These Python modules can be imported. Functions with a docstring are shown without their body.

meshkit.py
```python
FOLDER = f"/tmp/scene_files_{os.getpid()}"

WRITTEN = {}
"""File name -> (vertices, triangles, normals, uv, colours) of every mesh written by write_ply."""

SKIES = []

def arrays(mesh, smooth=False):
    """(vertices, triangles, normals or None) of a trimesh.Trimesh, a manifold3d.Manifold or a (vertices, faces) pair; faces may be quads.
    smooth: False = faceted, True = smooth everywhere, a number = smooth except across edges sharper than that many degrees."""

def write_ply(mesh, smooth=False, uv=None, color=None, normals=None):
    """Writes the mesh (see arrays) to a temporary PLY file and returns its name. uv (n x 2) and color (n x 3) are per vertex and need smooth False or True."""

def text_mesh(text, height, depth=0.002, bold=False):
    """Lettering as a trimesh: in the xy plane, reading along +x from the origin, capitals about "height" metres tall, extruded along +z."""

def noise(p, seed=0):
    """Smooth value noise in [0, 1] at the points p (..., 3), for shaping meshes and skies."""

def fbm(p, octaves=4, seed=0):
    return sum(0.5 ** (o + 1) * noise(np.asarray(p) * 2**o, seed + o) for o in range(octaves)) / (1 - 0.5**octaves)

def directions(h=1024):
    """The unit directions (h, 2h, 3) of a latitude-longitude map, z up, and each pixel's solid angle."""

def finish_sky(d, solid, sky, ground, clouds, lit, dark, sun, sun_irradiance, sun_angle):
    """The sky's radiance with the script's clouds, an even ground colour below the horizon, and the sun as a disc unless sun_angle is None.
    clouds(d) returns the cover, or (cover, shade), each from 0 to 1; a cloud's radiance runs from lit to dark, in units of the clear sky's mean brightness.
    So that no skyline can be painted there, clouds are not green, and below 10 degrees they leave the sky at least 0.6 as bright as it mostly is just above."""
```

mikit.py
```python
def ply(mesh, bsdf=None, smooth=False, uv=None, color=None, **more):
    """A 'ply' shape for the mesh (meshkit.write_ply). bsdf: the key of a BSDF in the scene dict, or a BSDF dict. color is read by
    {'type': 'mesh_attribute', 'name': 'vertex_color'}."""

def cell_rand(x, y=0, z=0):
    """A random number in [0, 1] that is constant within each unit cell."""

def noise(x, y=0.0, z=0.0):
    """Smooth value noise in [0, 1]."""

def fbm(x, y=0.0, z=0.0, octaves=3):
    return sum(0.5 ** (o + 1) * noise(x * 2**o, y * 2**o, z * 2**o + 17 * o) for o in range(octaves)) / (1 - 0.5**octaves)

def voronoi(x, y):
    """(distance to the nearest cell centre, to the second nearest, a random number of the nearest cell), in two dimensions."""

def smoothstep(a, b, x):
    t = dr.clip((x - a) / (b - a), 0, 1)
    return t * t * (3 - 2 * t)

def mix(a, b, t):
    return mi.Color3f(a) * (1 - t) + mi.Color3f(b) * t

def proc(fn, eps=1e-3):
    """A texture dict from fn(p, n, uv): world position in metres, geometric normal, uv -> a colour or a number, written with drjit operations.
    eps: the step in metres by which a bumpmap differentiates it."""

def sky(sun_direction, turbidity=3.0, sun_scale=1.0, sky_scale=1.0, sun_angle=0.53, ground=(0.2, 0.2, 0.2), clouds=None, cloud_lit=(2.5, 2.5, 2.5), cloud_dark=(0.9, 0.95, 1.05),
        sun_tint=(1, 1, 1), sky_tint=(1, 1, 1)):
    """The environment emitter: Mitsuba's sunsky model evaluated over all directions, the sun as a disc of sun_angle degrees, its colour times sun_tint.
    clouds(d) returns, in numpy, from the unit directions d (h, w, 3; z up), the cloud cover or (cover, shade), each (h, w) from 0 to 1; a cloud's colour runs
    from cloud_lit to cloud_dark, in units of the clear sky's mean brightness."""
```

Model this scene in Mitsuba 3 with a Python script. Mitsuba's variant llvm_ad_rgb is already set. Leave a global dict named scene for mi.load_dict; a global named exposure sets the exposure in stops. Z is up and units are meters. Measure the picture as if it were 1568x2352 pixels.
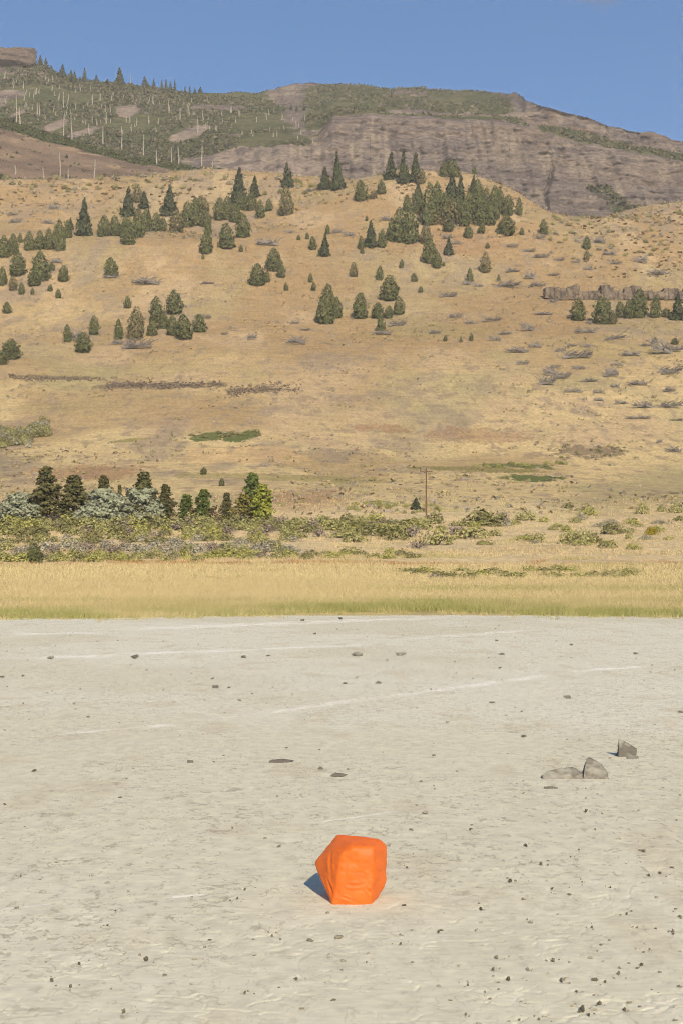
import math
import numpy as np
import trimesh
import manifold3d as m3
import drjit as dr
import mitsuba as mi
import mikit
import meshkit
from mikit import noise, fbm, smoothstep
from scipy.interpolate import RBFInterpolator
from scipy.spatial import cKDTree

T = mi.ScalarTransform4f
scene, labels = {'type': 'scene'}, {}

# ------------------------------------------------------------------ camera, sky, exposure
CAM_H = 1.6
F = 3267.0          # focal length, in units where the picture is 1568 wide and 2352 high
CX, CY = 784.0, 1330.0      # centre column, level-eye row
scene['camera'] = {
    'type': 'perspective', 'fov': math.degrees(2 * math.atan(784 / F)), 'fov_axis': 'x',
    'principal_point_offset_x': 0.0, 'principal_point_offset_y': -(CY - 1176.0) / 2352.0,
    'near_clip': 0.1, 'far_clip': 9000.0,
    'to_world': T().look_at(origin=[0, 0, CAM_H], target=[0, 100, CAM_H], up=[0, 0, 1]),
    'medium': {'type': 'ref', 'id': 'air'}}
SUN_EL, SUN_AZ = math.radians(31), math.radians(14)
SUN = [math.cos(SUN_EL) * math.sin(SUN_AZ), -math.cos(SUN_EL) * math.cos(SUN_AZ), math.sin(SUN_EL)]


def wisp(d):
    az = d[..., 0] / np.maximum(d[..., 1], 1e-3)
    el = d[..., 2] / np.maximum(d[..., 1], 1e-3)
    q = ((az - 0.181) / 0.016) ** 2 + ((el - 0.4085) / 0.0042) ** 2
    return 0.5 * np.clip(1.4 - q, 0, 1) * (d[..., 1] > 0)


scene['sky'] = mikit.sky(SUN, turbidity=3.0, ground=(0.3, 0.27, 0.2), clouds=wisp, cloud_lit=(0.75, 0.85, 1.05), cloud_dark=(0.7, 0.8, 1.0),
                          sun_tint=(0.95, 1.0, 1.12), sky_tint=(0.31, 0.56, 0.83))
exposure = 2.22

# ------------------------------------------------------------------ helpers


def mix(a, b, t):
    a, b = (mi.Color3f(*[float(q) for q in c]) if isinstance(c, (list, tuple, np.ndarray)) else c for c in (a, b))
    return a * (1 - t) + b * t



def at(px, row, Y):
    return np.array([(px - CX) / F * Y, Y, CAM_H + (CY - row) / F * Y])


def tag(key, label=None, cat=None, group=None, kind=None):
    e = {}
    if label: e['label'] = label
    if cat: e['category'] = cat
    if group: e['group'] = group
    if kind: e['kind'] = kind
    labels[key] = e


COUNT = {}


def numbered(name):
    k = COUNT.get(name, 0)
    COUNT[name] = k + 1
    return name if k == 0 else f'{name}_{k:03d}'


def cat_mesh(parts):
    """joins (V, F, C) triples"""
    vs, fs, cs, o = [], [], [], 0
    for v, f, c in parts:
        vs.append(v); fs.append(f + o); cs.append(np.broadcast_to(c, v.shape)); o += len(v)
    return np.vstack(vs), np.vstack(fs), np.vstack(cs)


def shape(m, bsdf='tinted', smooth=False):
    v, f, c = m
    if smooth:
        return mikit.ply((v, f), bsdf, smooth=True, color=c)
    return mikit.ply((v, f), bsdf, color=c)


def inst(key, group, loc, rz, s):
    sx, sy, sz = (s, s, s) if np.isscalar(s) else s
    scene[key] = {'type': 'instance', 'shapegroup': {'type': 'ref', 'id': group},
                  'to_world': T().translate([float(a) for a in loc]).rotate([0, 0, 1], float(rz)).scale([float(sx), float(sy), float(sz)])}


def unit(a):
    return a / (np.linalg.norm(a, axis=-1, keepdims=True) + 1e-12)


def leaves(P, N, s, col, rng, wild=0.8, aspect=1.0, hang=None):
    """one small four-sided leaf clump per point, facing roughly N"""
    n = len(P)
    N = unit(unit(N) + wild * rng.normal(size=(n, 3)))
    a = rng.normal(size=(n, 3)) if hang is None else np.broadcast_to(hang, (n, 3)) + 0.35 * rng.normal(size=(n, 3))
    a = unit(a - (a * N).sum(1, keepdims=True) * N)
    b = np.cross(N, a)
    s = np.broadcast_to(s, (n,))[:, None] * rng.uniform(0.6, 1.35, (n, 1))
    asp = aspect * rng.uniform(0.7, 1.3, (n, 1))
    v = np.stack([P + a * s * asp, P + b * s * rng.uniform(.5, 1.0, (n, 1)), P - a * s * asp * rng.uniform(.6, 1.0, (n, 1)), P - b * s * rng.uniform(.5, 1.0, (n, 1))], 1).reshape(-1, 3)
    i = np.arange(n)[:, None] * 4
    f = np.vstack([i + [0, 1, 2], i + [0, 2, 3]])
    return v, f, np.repeat(col, 4, 0)


def tube(pts, rad, sides=5):
    p = np.asarray(pts, float); r = np.broadcast_to(rad, (len(p),))
    t = unit(np.gradient(p, axis=0))
    a = unit(np.cross(t, np.where(np.abs(t[:, 2:]) < 0.9, [0, 0, 1.0], [1.0, 0, 0])))
    b = np.cross(t, a)
    g = np.arange(sides) * 2 * np.pi / sides
    v = (p[:, None] + r[:, None, None] * (np.cos(g)[None, :, None] * a[:, None] + np.sin(g)[None, :, None] * b[:, None])).reshape(-1, 3)
    f = []
    for i in range(len(p) - 1):
        for j in range(sides):
            k = (j + 1) % sides
            f += [[i * sides + j, i * sides + k, (i + 1) * sides + k], [i * sides + j, (i + 1) * sides + k, (i + 1) * sides + j]]
    e = (len(p) - 1) * sides
    f += [[e, e + j, e + j + 1] for j in range(1, sides - 1)]
    return v, np.array(f)


def rock(seed, dims, rough=0.12, sub=2, pts=12, flat=False):
    """an angular stone of the size dims, sitting on z=0 (a little sunk)"""
    rng = np.random.default_rng(seed)
    p = unit(rng.normal(size=(pts, 3))) * rng.uniform(0.8, 1.05, (pts, 1))
    h = trimesh.Trimesh(p).convex_hull
    for _ in range(sub):
        h = h.subdivide()
    v, f = np.array(h.vertices), np.array(h.faces)
    v = v * (1 + rough * (meshkit.fbm(v * 2.3 + seed, 3, seed) - 0.5)[:, None] * 2)
    v = (v - (v.min(0) + v.max(0)) / 2) / (v.max(0) - v.min(0)) * np.asarray(dims)
    v[:, 2] += dims[2] * 0.42
    return v, f


def gray(c, n, rng, j=0.15):
    return np.asarray(c)[None] * (1 + j * rng.normal(size=(n, 1))).clip(0.5, 1.6)


# ------------------------------------------------------------------ materials
def lin(r, g, b):
    c = np.array([r, g, b]) / 255.0
    return np.where(c < 0.04045, c / 12.92, ((c + 0.055) / 1.055) ** 2.4)


scene['tinted'] = {'type': 'twosided', 'bsdf': {'type': 'diffuse', 'reflectance': {'type': 'mesh_attribute', 'name': 'vertex_color'}}}
scene['air'] = {'type': 'homogeneous', 'albedo': {'type': 'rgb', 'value': [0.95, 0.95, 0.95]}, 'sigma_t': 0.0001}

# ------------------------------------------------------------------ the hill: a height field through surveyed points
ctrl = []
for X in (-420, -200, -60, 0, 60, 200, 420):
    ctrl += [(X, 40, -0.6), (X, 61, -0.05), (X, 105, 1.45)]
COLS = (-700, -300, 0, 200, 400, 600, 784, 1000, 1250, 1420, 1568, 1850, 2250)
for c in COLS:
    k = (c - 784) / 784
    ctrl += [at(c, 1300, 150), at(c, 1197 - 8 * (k > 0.2), 270), at(c, 1128 + 14 * max(k, 0), 335), at(c, 1046 + 24 * max(k, -0.4), 430), at(c, 830, 585), at(c, 645, 740)]
RIDGE = [(-700, 415, 985), (-300, 412, 985), (0, 413, 985), (130, 419, 985), (250, 411, 985), (330, 404, 985), (420, 394, 985), (520, 394, 985), (620, 400, 980), (740, 412, 970), (810, 417, 960), (870, 409, 945),
         (930, 388, 940), (1000, 399, 935), (1080, 401, 930), (1130, 420, 920), (1200, 452, 905), (1260, 492, 895), (1320, 511, 890), (1400, 498, 900), (1450, 488, 910), (1568, 479, 920), (1850, 468, 920), (2250, 460, 920)]
for px, row, Y in RIDGE:
    p = at(px, row, Y)
    ctrl += [p, at(px, row, Y) * [1.045, 1.045, 1] + [0, 0, -6], p * [1.14, 1.14, 1] + [0, 0, -34]]
for px in (-300, 0, 150, 300, 450, 540):      # the terrace that the tree row stands on
    ctrl += [at(px, 549, 800), at(px, 522, 865)]
ctrl = np.array(ctrl)
hill_rbf = RBFInterpolator(ctrl[:, :2], ctrl[:, 2], kernel='thin_plate_spline', smoothing=0.0)
gx, gy = np.arange(-430, 430.1, 2.5), np.concatenate([np.arange(56, 300, 1.25), np.arange(300, 1090, 2.5)])
GX, GY = np.meshgrid(gx, gy)
Q = np.stack([GX.ravel(), GY.ravel()], 1)
GZ = hill_rbf(Q).reshape(GX.shape)
q3 = np.stack([GX, GY, GX * 0], -1)
amp = np.clip((GY - 140) / 500, 0, 1)
GZ = GZ + amp * (3.6 * (meshkit.fbm(q3 / 46, 2, 5) - 0.5) + .7 * (meshkit.fbm(q3 / 11, 2, 9) - 0.5)) + np.clip((GY - 100) / 60, 0, 1) * 0.5 * (meshkit.fbm(q3 / 9, 2, 3) - 0.5)
GZ += np.clip((GY - 880) / 60, 0, 1) * 3.0 * (meshkit.fbm(q3 / 14, 3, 21) - 0.5)


def zhill(X, Y):
    X, Y = np.asarray(X, float), np.asarray(Y, float)
    i = np.clip(np.searchsorted(gx, X) - 1, 0, len(gx) - 2); j = np.clip(np.searchsorted(gy, Y) - 1, 0, len(gy) - 2)
    a, b = np.clip((X - gx[i]) / (gx[i + 1] - gx[i]), 0, 1), np.clip((Y - gy[j]) / (gy[j + 1] - gy[j]), 0, 1)
    return (GZ[j, i] * (1 - a) + GZ[j, i + 1] * a) * (1 - b) + (GZ[j + 1, i] * (1 - a) + GZ[j + 1, i + 1] * a) * b


MARCH = np.concatenate([np.arange(57, 300, 0.5), np.arange(300, 1085, 1.0)])


def hit(px, row):
    """where the sight line through this point of the survey photo meets the hill"""
    X = (px - CX) / F * MARCH
    over = zhill(X, MARCH) - (CAM_H + (CY - row) / F * MARCH)
    k = np.nonzero(over >= 0)[0]
    k = k[0] if len(k) else int(np.argmax(over / MARCH))
    return np.array([X[k], MARCH[k], zhill(X[k], MARCH[k])])


def grid_faces(nr, nc):
    i = np.arange((nr - 1) * nc).reshape(nr - 1, nc)[:, :-1].ravel()
    return np.vstack([np.stack([i, i + 1, i + nc + 1], 1), np.stack([i, i + nc + 1, i + nc], 1)])


# stains of other plants on the hill: (column, row, width, height, tilt, colour, strength)
DEEP, OLIVE, YELLOW, BROWN, PALE, PINK = np.array([.102, .122, .044]), np.array([.235, .205, .085]), np.array([.29, .26, .07]), np.array([.155, .12, .085]), lin(222, 190, 140) * .62, lin(170, 130, 100) * .6
STAINS = [(78, 976, 60, 14, .1, DEEP, 1), (485, 1002, 90, 20, .35, DEEP, .95), (560, 1003, 70, 22, .4, DEEP, 1), (310, 1010, 80, 10, .5, OLIVE, .9), (1110, 1078, 300, 15, .05, OLIVE * .8, .9), (1190, 1070, 160, 12, .1, DEEP, .9),
          (1222, 1098, 150, 16, 0, DEEP, 1), (1350, 1038, 150, 34, 0, BROWN * .8, .7), (640, 1096, 520, 16, -.05, OLIVE, .6), (880, 1158, 70, 16, -.2, DEEP, .9), (1000, 1172, 120, 16, 0, YELLOW, .7), (250, 745, 160, 10, 0, OLIVE, .4),
          (560, 1045, 300, 40, .1, PALE, .6), (200, 1085, 330, 40, 0, PINK, .6), (700, 1150, 200, 60, 0, PINK, .5), (880, 985, 220, 22, 0, PINK, .5), (1100, 1000, 260, 40, 0, PINK, .45), (1000, 560, 300, 60, 0, PINK, .3),
          (1000, 760, 360, 30, 0, OLIVE, .25), (1400, 800, 300, 60, 0, OLIVE, .25), (350, 850, 500, 40, 0, OLIVE, .25), (150, 935, 250, 30, 0, OLIVE, .25), (1150, 900, 200, 40, 0, OLIVE, .2),
          (130, 868, 230, 9, 0, BROWN * .8, .7), (893, 1172, 60, 8, -.2, np.array([.27, .25, .22]), .9), (1250, 1258, 300, 16, 0, PINK * .75, .8), (1440, 1287, 280, 8, 0, np.array([.26, .16, .09]), .7), (820, 1297, 260, 7, 0, np.array([.34, .18, .07]), .8), (1000, 1278, 260, 16, 0, YELLOW * 1.2, .6), (375, 886, 270, 15, 0, BROWN * .8, .75), (605, 896, 170, 15, .1, BROWN * .8, .7)]
_st = []
for px, row, w, h, tilt, col, k in STAINS:
    c, n_, f_ = hit(px, row), hit(px, row + h / 2), hit(px, row - h / 2)
    _st.append((float(c[0]), float(c[1]), float(w / 2 / F * c[1]), float(max(abs(f_[1] - n_[1]) / 2, 1.5)), tilt, [float(a) for a in col], k))

OCHRE, STRAW, TAN, DUST, SAGE = np.array([.300, .213, .112]), np.array([.45, .355, .185]), np.array([.39, .295, .175]), np.array([.265, .205, .135]), np.array([.29, .255, .135])


def hill_color(p, n, uv):
    x, y = p.x, p.y
    big, mid = fbm(x * .011 + 5, y * .008), fbm(x * .05, y * .025 + 9)
    fine, grain = fbm(x * .33 + 3, y * .16), noise(x * 1.7, y * .8)
    up = smoothstep(0.0, 1.0, (y - 500) / 240 + (big - .5) * 1.6)
    c = mix(STRAW, OCHRE, up)
    c = mix(c, TAN, smoothstep(.45, .7, mid) * .8)
    c = mix(c, OCHRE * .92, smoothstep(.56, .7, fbm(x * .02 + 60, y * .012 + 7)) * .6)
    c = mix(c, SAGE, smoothstep(.50, .72, fbm(x * .03 + 40, y * .02)) * .7 * (1 - up * .45))
    c = mix(c, DUST, smoothstep(.55, .78, fine) * .75)
    c = mix(c, [.235, .19, .14], smoothstep(.5, .68, fbm(x * .09 + 21, y * .05 + 2)) * smoothstep(.42, .6, fbm(x * .014 + 3, y * .012 + 30)) * .6)
    for X, Y, rx, ry, tilt, col, k in _st:
        u, v = (x - X) / rx, (y - Y - tilt * (x - X) * (ry / rx) * 1.6) / ry
        q = u * u + v * v + (fine - .5) * 2.0 + (mid - .5) * 1.4 + (grain - .5) * .5
        c = mix(c, col, (1 - smoothstep(.4, 1.15, q)) * k)
    c = mix(c, [.60, .485, .285], (1 - smoothstep(260, 330, y + (mid - .5) * 60)) * .7)
    # the meadow and the brush belt by the shore
    m = 1 - smoothstep(146, 156, y + (mid - .5) * 8)
    gold = mix([.46, .385, .19], [.38, .31, .14], smoothstep(.4, .6, fbm(x * .06, y * .3)))
    c = mix(c, gold, m)
    s = smoothstep(146, 156, y) * (1 - smoothstep(148, 166, y + (mid - .5) * 10))
    c = mix(c, lin(150, 100, 56) * .6, s * smoothstep(.35, .6, fbm(x * .04 + 3, y * .1)) * .8)
    return c * (0.84 + .32 * grain) * (.90 + .20 * noise(x * .22 + 9, y * .5))


scene['hill_mat'] = {'type': 'diffuse', 'reflectance': mikit.proc(hill_color)}
scene['hillside'] = mikit.ply((np.stack([GX, GY, GZ], -1).reshape(-1, 3), grid_faces(*GX.shape)), 'hill_mat', smooth=True)
tag('hillside', 'dry tan grass hillside rising from the shore to a rounded ridge', kind='structure')

# ------------------------------------------------------------------ the mountain behind, one long sheet: foot, cliff foot, brow, bench, crest
MCOLS = [  # column: (row, distance) of foot, cliff foot, cliff brow, bench back, crest
    (-900, (560, 1150), (440, 1330), (330, 1470), (220, 1620), (130, 1740)), (-400, (560, 1150), (430, 1330), (320, 1480), (215, 1630), (128, 1735)), (0, (560, 1150), (420, 1340), (300, 1500), (200, 1640), (142, 1725)), (90, (560, 1150), (420, 1340), (305, 1490), (208, 1640), (149, 1728)),
    (135, (560, 1150), (420, 1340), (308, 1490), (218, 1640), (166, 1730)), (180, (560, 1150), (420, 1340), (310, 1490), (230, 1640), (181, 1730)), (300, (560, 1150), (420, 1340), (320, 1480), (250, 1630), (196, 1730)), (370, (560, 1150), (420, 1340), (322, 1475), (255, 1625), (209, 1735)),
    (440, (560, 1150), (420, 1340), (325, 1470), (260, 1620), (213, 1740)), (510, (560, 1150), (425, 1335), (325, 1450), (266, 1610), (212, 1770)), (560, (560, 1150), (430, 1330), (325, 1440), (270, 1600), (214, 1800)), (600, (560, 1150), (430, 1330), (324, 1420), (273, 1600), (212, 1850)), (640, (560, 1150), (430, 1330), (322, 1410), (275, 1600), (200, 1900)),
    (680, (560, 1150), (434, 1330), (322, 1410), (274, 1590), (189, 1930)), (730, (560, 1150), (440, 1330), (322, 1410), (272, 1560), (191, 1950)), (765, (560, 1150), (444, 1330), (270, 1430), (255, 1550), (192, 1950)), (850, (560, 1150), (450, 1330), (263, 1430), (250, 1560), (196, 1950)),
    (885, (560, 1150), (453, 1330), (264, 1430), (250, 1560), (206, 1950)), (960, (560, 1150), (465, 1330), (268, 1430), (254, 1560), (199, 1950)), (1000, (560, 1150), (473, 1325), (271, 1430), (256, 1565), (207, 1950)), (1060, (570, 1150), (482, 1320), (275, 1430), (258, 1570), (205, 1950)), (1130, (570, 1150), (495, 1320), (279, 1430), (261, 1565), (212, 1820)),
    (1185, (570, 1150), (508, 1320), (283, 1430), (268, 1520), (213, 1690)), (1206, (570, 1150), (512, 1320), (287, 1430), (274, 1500), (231, 1590)), (1260, (570, 1150), (520, 1310), (301, 1430), (290, 1480), (246, 1520)), (1330, (570, 1150), (521, 1310), (318, 1430), (306, 1480), (263, 1520)), (1380, (570, 1150), (521, 1310), (330, 1430), (317, 1480), (281, 1520)), (1440, (570, 1150), (518, 1310), (344, 1430), (331, 1480), (297, 1520)),
    (1500, (570, 1150), (514, 1310), (356, 1430), (343, 1480), (304, 1520)), (1545, (570, 1150), (511, 1310), (366, 1430), (352, 1480), (316, 1520)), (1600, (570, 1150), (508, 1310), (375, 1430), (362, 1480), (330, 1520)), (1900, (570, 1150), (500, 1310), (430, 1430), (420, 1480), (395, 1520)), (2400, (570, 1150), (520, 1310), (470, 1430), (460, 1480), (440, 1520))]
mc = np.array([c[0] for c in MCOLS], float)
U = np.concatenate([np.arange(-900, -40, 12.0), np.arange(-40, 1610, 2.0), np.arange(1610, 2400, 12.0)])
levels = np.array([[v for v in c[1:]] for c in MCOLS], float)
lev_r = np.stack([np.interp(U, mc, levels[:, k, 0]) for k in range(5)])
lev_y = np.stack([np.interp(U, mc, levels[:, k, 1]) for k in range(5)])
Vv = np.concatenate([np.linspace(0, 1, 40, endpoint=False), np.linspace(1, 2, 120, endpoint=False), np.linspace(2, 3, 50, endpoint=False), np.linspace(3, 4, 70), np.linspace(4, 5, 14)[1:]])
LX, LZ = (U - CX) / F * lev_y, CAM_H + (CY - lev_r) / F * lev_y
LX, LYY, LZ = (np.vstack([a, b]) for a, b in ((LX, LX[4:] * 1.1), (lev_y, lev_y[4:] + 260), (LZ, LZ[4:] - 90)))
k0 = np.clip(np.floor(Vv).astype(int), 0, 4); t0 = (Vv - k0)[:, None]
MX, MY, MZ = (a[k0] * (1 - t0) + a[k0 + 1] * t0 for a in (LX, LYY, LZ))
UU, VV = np.meshgrid(U, Vv)
mq = np.stack([MX, MY * 0.6, MZ], -1)


def bump01(v, a, b, e):
    s = lambda t: np.clip(t, 0, 1) ** 2 * (3 - 2 * np.clip(t, 0, 1))
    return s((v - a) / e) * s((b - v) / e)


def nsm(a, b, x):
    t = np.clip((x - a) / (b - a), 0, 1)
    return t * t * (3 - 2 * t)


right = nsm(640, 790, UU)
cliff = np.maximum(bump01(VV, 0.75, 2.02, .1) * (0.25 + .75 * nsm(480, 780, UU)), bump01(VV, 2.95, 4.0, .08) * nsm(1150, 1215, UU))
nz = meshkit.fbm
# strata: each bed stands out or falls back along its whole length; flutes run down the face
warp = 9 * nz(mq / [60, 100, 60], 3, 4) + .02 * MX
bed = meshkit.fbm(np.stack([MX * .012, MX * 0, (MZ + warp) / 6.0], -1), 2, 31) + .6 * meshkit.noise(np.stack([MX * .05, MX * 0, (MZ + warp) / 2.4], -1), 32)
flute = np.abs(nz(np.stack([MX / 26, MX * 0, MZ / 160], -1), 3, 33) - .5) * 2
flute2 = np.abs(nz(np.stack([MX / 8, MX * 0, MZ / 60], -1), 2, 35) - .5) * 2
MY += cliff * (6.0 * (bed - .8) - 15 * flute + 6 - 6 * flute2 + 11 * (nz(mq / [16, 30, 11], 3, 38) - .5) + 5 * (nz(mq / [5, 14, 3.5], 2, 39) - .5))
gully = np.exp(-((UU - (1256 + 5 * np.sin(VV * 9) + 14 * (nz(mq / 16, 2, 47) - .5)) - 6 * (VV - 1)) / 3.6) ** 2) * bump01(VV, .9, 1.85, .4)
MY += 9 * gully
rough = nz(mq / 60, 4, 41) - .5
MZ += (1 - .7 * cliff) * (14 * rough + 5 * (nz(mq / 14, 3, 42) - .5)) * nsm(0, .6, VV) * (1 - .75 * bump01(VV, 3.6, 4.5, .3)) + 9.0 * (nz(mq / 22, 4, 43) - .45) * bump01(VV, 3.6, 4.5, .25)


BARE = [(290, 2.95, 26, .17), (192, 2.12, 42, .10), (128, 2.25, 30, .08), (432, 2.2, 46, .16), (40, 2.4, 26, .07)]


def veg_np(u, v):
    """how green the mountain is, 0 to 1, from its own column and level"""
    left = (1 - nsm(600, 720, u + 60 * (v - 3))) * (1 - .9 * bump01(v, .6, 1.75 + .25 * nsm(440, 560, u), .15) * nsm(330, 500, u))
    bench = bump01(v, 2.02, 4.15, .3) * nsm(640, 760, u) * (1 - nsm(1150, 1225, u + 30 * (v - 3))) * .9
    ledge = bump01(v, 1.93, 3.02, .1) * nsm(1215, 1260, u) * .9
    draw = .72 * np.exp(-((u - 1410) / 75.0) ** 2 - ((v - 1.33 + (u - 1410) * .003) / .16) ** 2) + .8 * nsm(1380, 1500, u) * bump01(v, .9, 1.28, .12)
    for a, b, ra, rb in BARE:
        left = left * nsm(.3, 2.2, ((u - a) / ra) ** 2 + ((v - b - .004 * (u - a)) / rb) ** 2)
    return np.clip(np.maximum(np.maximum(left, bench), np.maximum(ledge, draw)), 0, 1)


ROCKA, ROCKB, ROCKC, RUST, LIGHT = np.array([.132, .110, .098]), np.array([.095, .078, .073]), np.array([.165, .132, .106]), np.array([.150, .108, .078]), np.array([.205, .170, .130])
GREEN, GREEN2 = np.array([.078, .080, .040]), np.array([.055, .063, .030])


def dsm(a, b, x):
    return smoothstep(a, b, x)


def dbump(v, a, b, e):
    return dsm(a, a + e, v) * (1 - dsm(b - e, b, v))


def mountain_color(p, n, uv):
    x, y, z, u, v = p.x, p.y, p.z, uv.x, uv.y
    wz = z + 9 * fbm(x * .018, y * .01, z * .02) + .02 * x
    band = fbm(x * .012, 3.0, wz * .16)
    thin = fbm(x * .045, 7.0, wz * .42)
    blot = fbm(x * .02 + 4, y * .01, z * .02)
    streak = fbm(x * .09, 1.0, z * .012)
    c = mix(ROCKA, ROCKB, dsm(.38, .62, thin))
    c = mix(c, ROCKC, dsm(.5, .7, band) * .7)
    c = mix(c, RUST, dsm(.52, .72, blot) * (.35 + .5 * dsm(1150, 1220, u) * dsm(2.8, 3.0, v)))
    c = mix(c, LIGHT, dsm(.54, .7, streak) * dsm(.4, .6, fbm(x * .03, 5.0, z * .05)) * .9)
    c = mix(c, LIGHT, dbump(v, 1.45, 2.02, .2) * dsm(.42, .62, fbm(x * .06 + 3, 4.0, z * .025)) * .55)
    c = mix(c, [.215, .172, .142], dsm(470, 540, u) * (1 - dsm(700, 800, u)) * dbump(v, .9, 2.05, .2) * dsm(.3, .6, fbm(x * .03, y * .03, z * .05)) * .8)
    c = mix(c, ROCKB * .62, (1 - dsm(.0, .022, dr.abs(fbm(x * .05 + 3, 9.0, z * .005) - .5))) * dsm(.45, .6, fbm(x * .02, 1.0, z * .03 + 8)) * .5)
    c = mix(c, ROCKB * .8, dsm(.6, .72, fbm(x * .06 + 30, 2.0, wz * .09)) * .7)
    left = (1 - dsm(600, 720, u + 60 * (v - 3))) * (1 - .9 * dbump(v, .6, 1.75 + .25 * dsm(440, 560, u), .15) * dsm(330, 500, u))
    bench = dbump(v, 2.02, 4.15, .3) * dsm(640, 760, u) * (1 - dsm(1150, 1225, u + 30 * (v - 3))) * .9
    ledge = dbump(v, 1.93, 3.02, .1) * dsm(1215, 1260, u) * .9
    draw = .72 * dr.exp(-dr.square((u - 1410) / 75.0) - dr.square((v - 1.33 + (u - 1410) * .003) / .16)) + .8 * dsm(1380, 1500, u) * dbump(v, .9, 1.28, .12)
    for a, b, ra, rb in BARE:
        q = dr.square((u - a) / ra) + dr.square((v - b - .004 * (u - a)) / rb)
        left = left * dsm(.5, 1.3, q)
        c = mix(c, [.235, .19, .15], (1 - dsm(.2, 1.6, q + (fbm(x * .06, y * .05, z * .06) - .5) * 3.0)) * .5)
    veg = dr.clip(dr.maximum(dr.maximum(left, bench), dr.maximum(ledge, draw)), 0, 1)
    nn = fbm(x * .05, y * .04, z * .05)
    scars = dsm(.56, .68, fbm(x * .013 + 8, y * .008 + 2, z * .02))
    g = dsm(.35, .6, veg * (1 - .75 * scars) + (nn - .5) * .7)
    c = mix(c, mix(GREEN, GREEN2, dsm(.4, .6, fbm(x * .03, y * .03 + 5, z * .03))), g)
    return c * (.7 + .6 * noise(x * .35, y * .3, z * .6))


scene['mountain_mat'] = {'type': 'diffuse', 'reflectance': mikit.proc(mountain_color)}
mv = np.stack([MX, MY, MZ], -1).reshape(-1, 3)
scene['mountain'] = mikit.ply((mv, grid_faces(*MX.shape)), 'mountain_mat', smooth=True, uv=np.stack([UU, VV], -1).reshape(-1, 2))
tag('mountain', 'long rock rim with layered brown cliffs and scrubby green benches', kind='structure')

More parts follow.
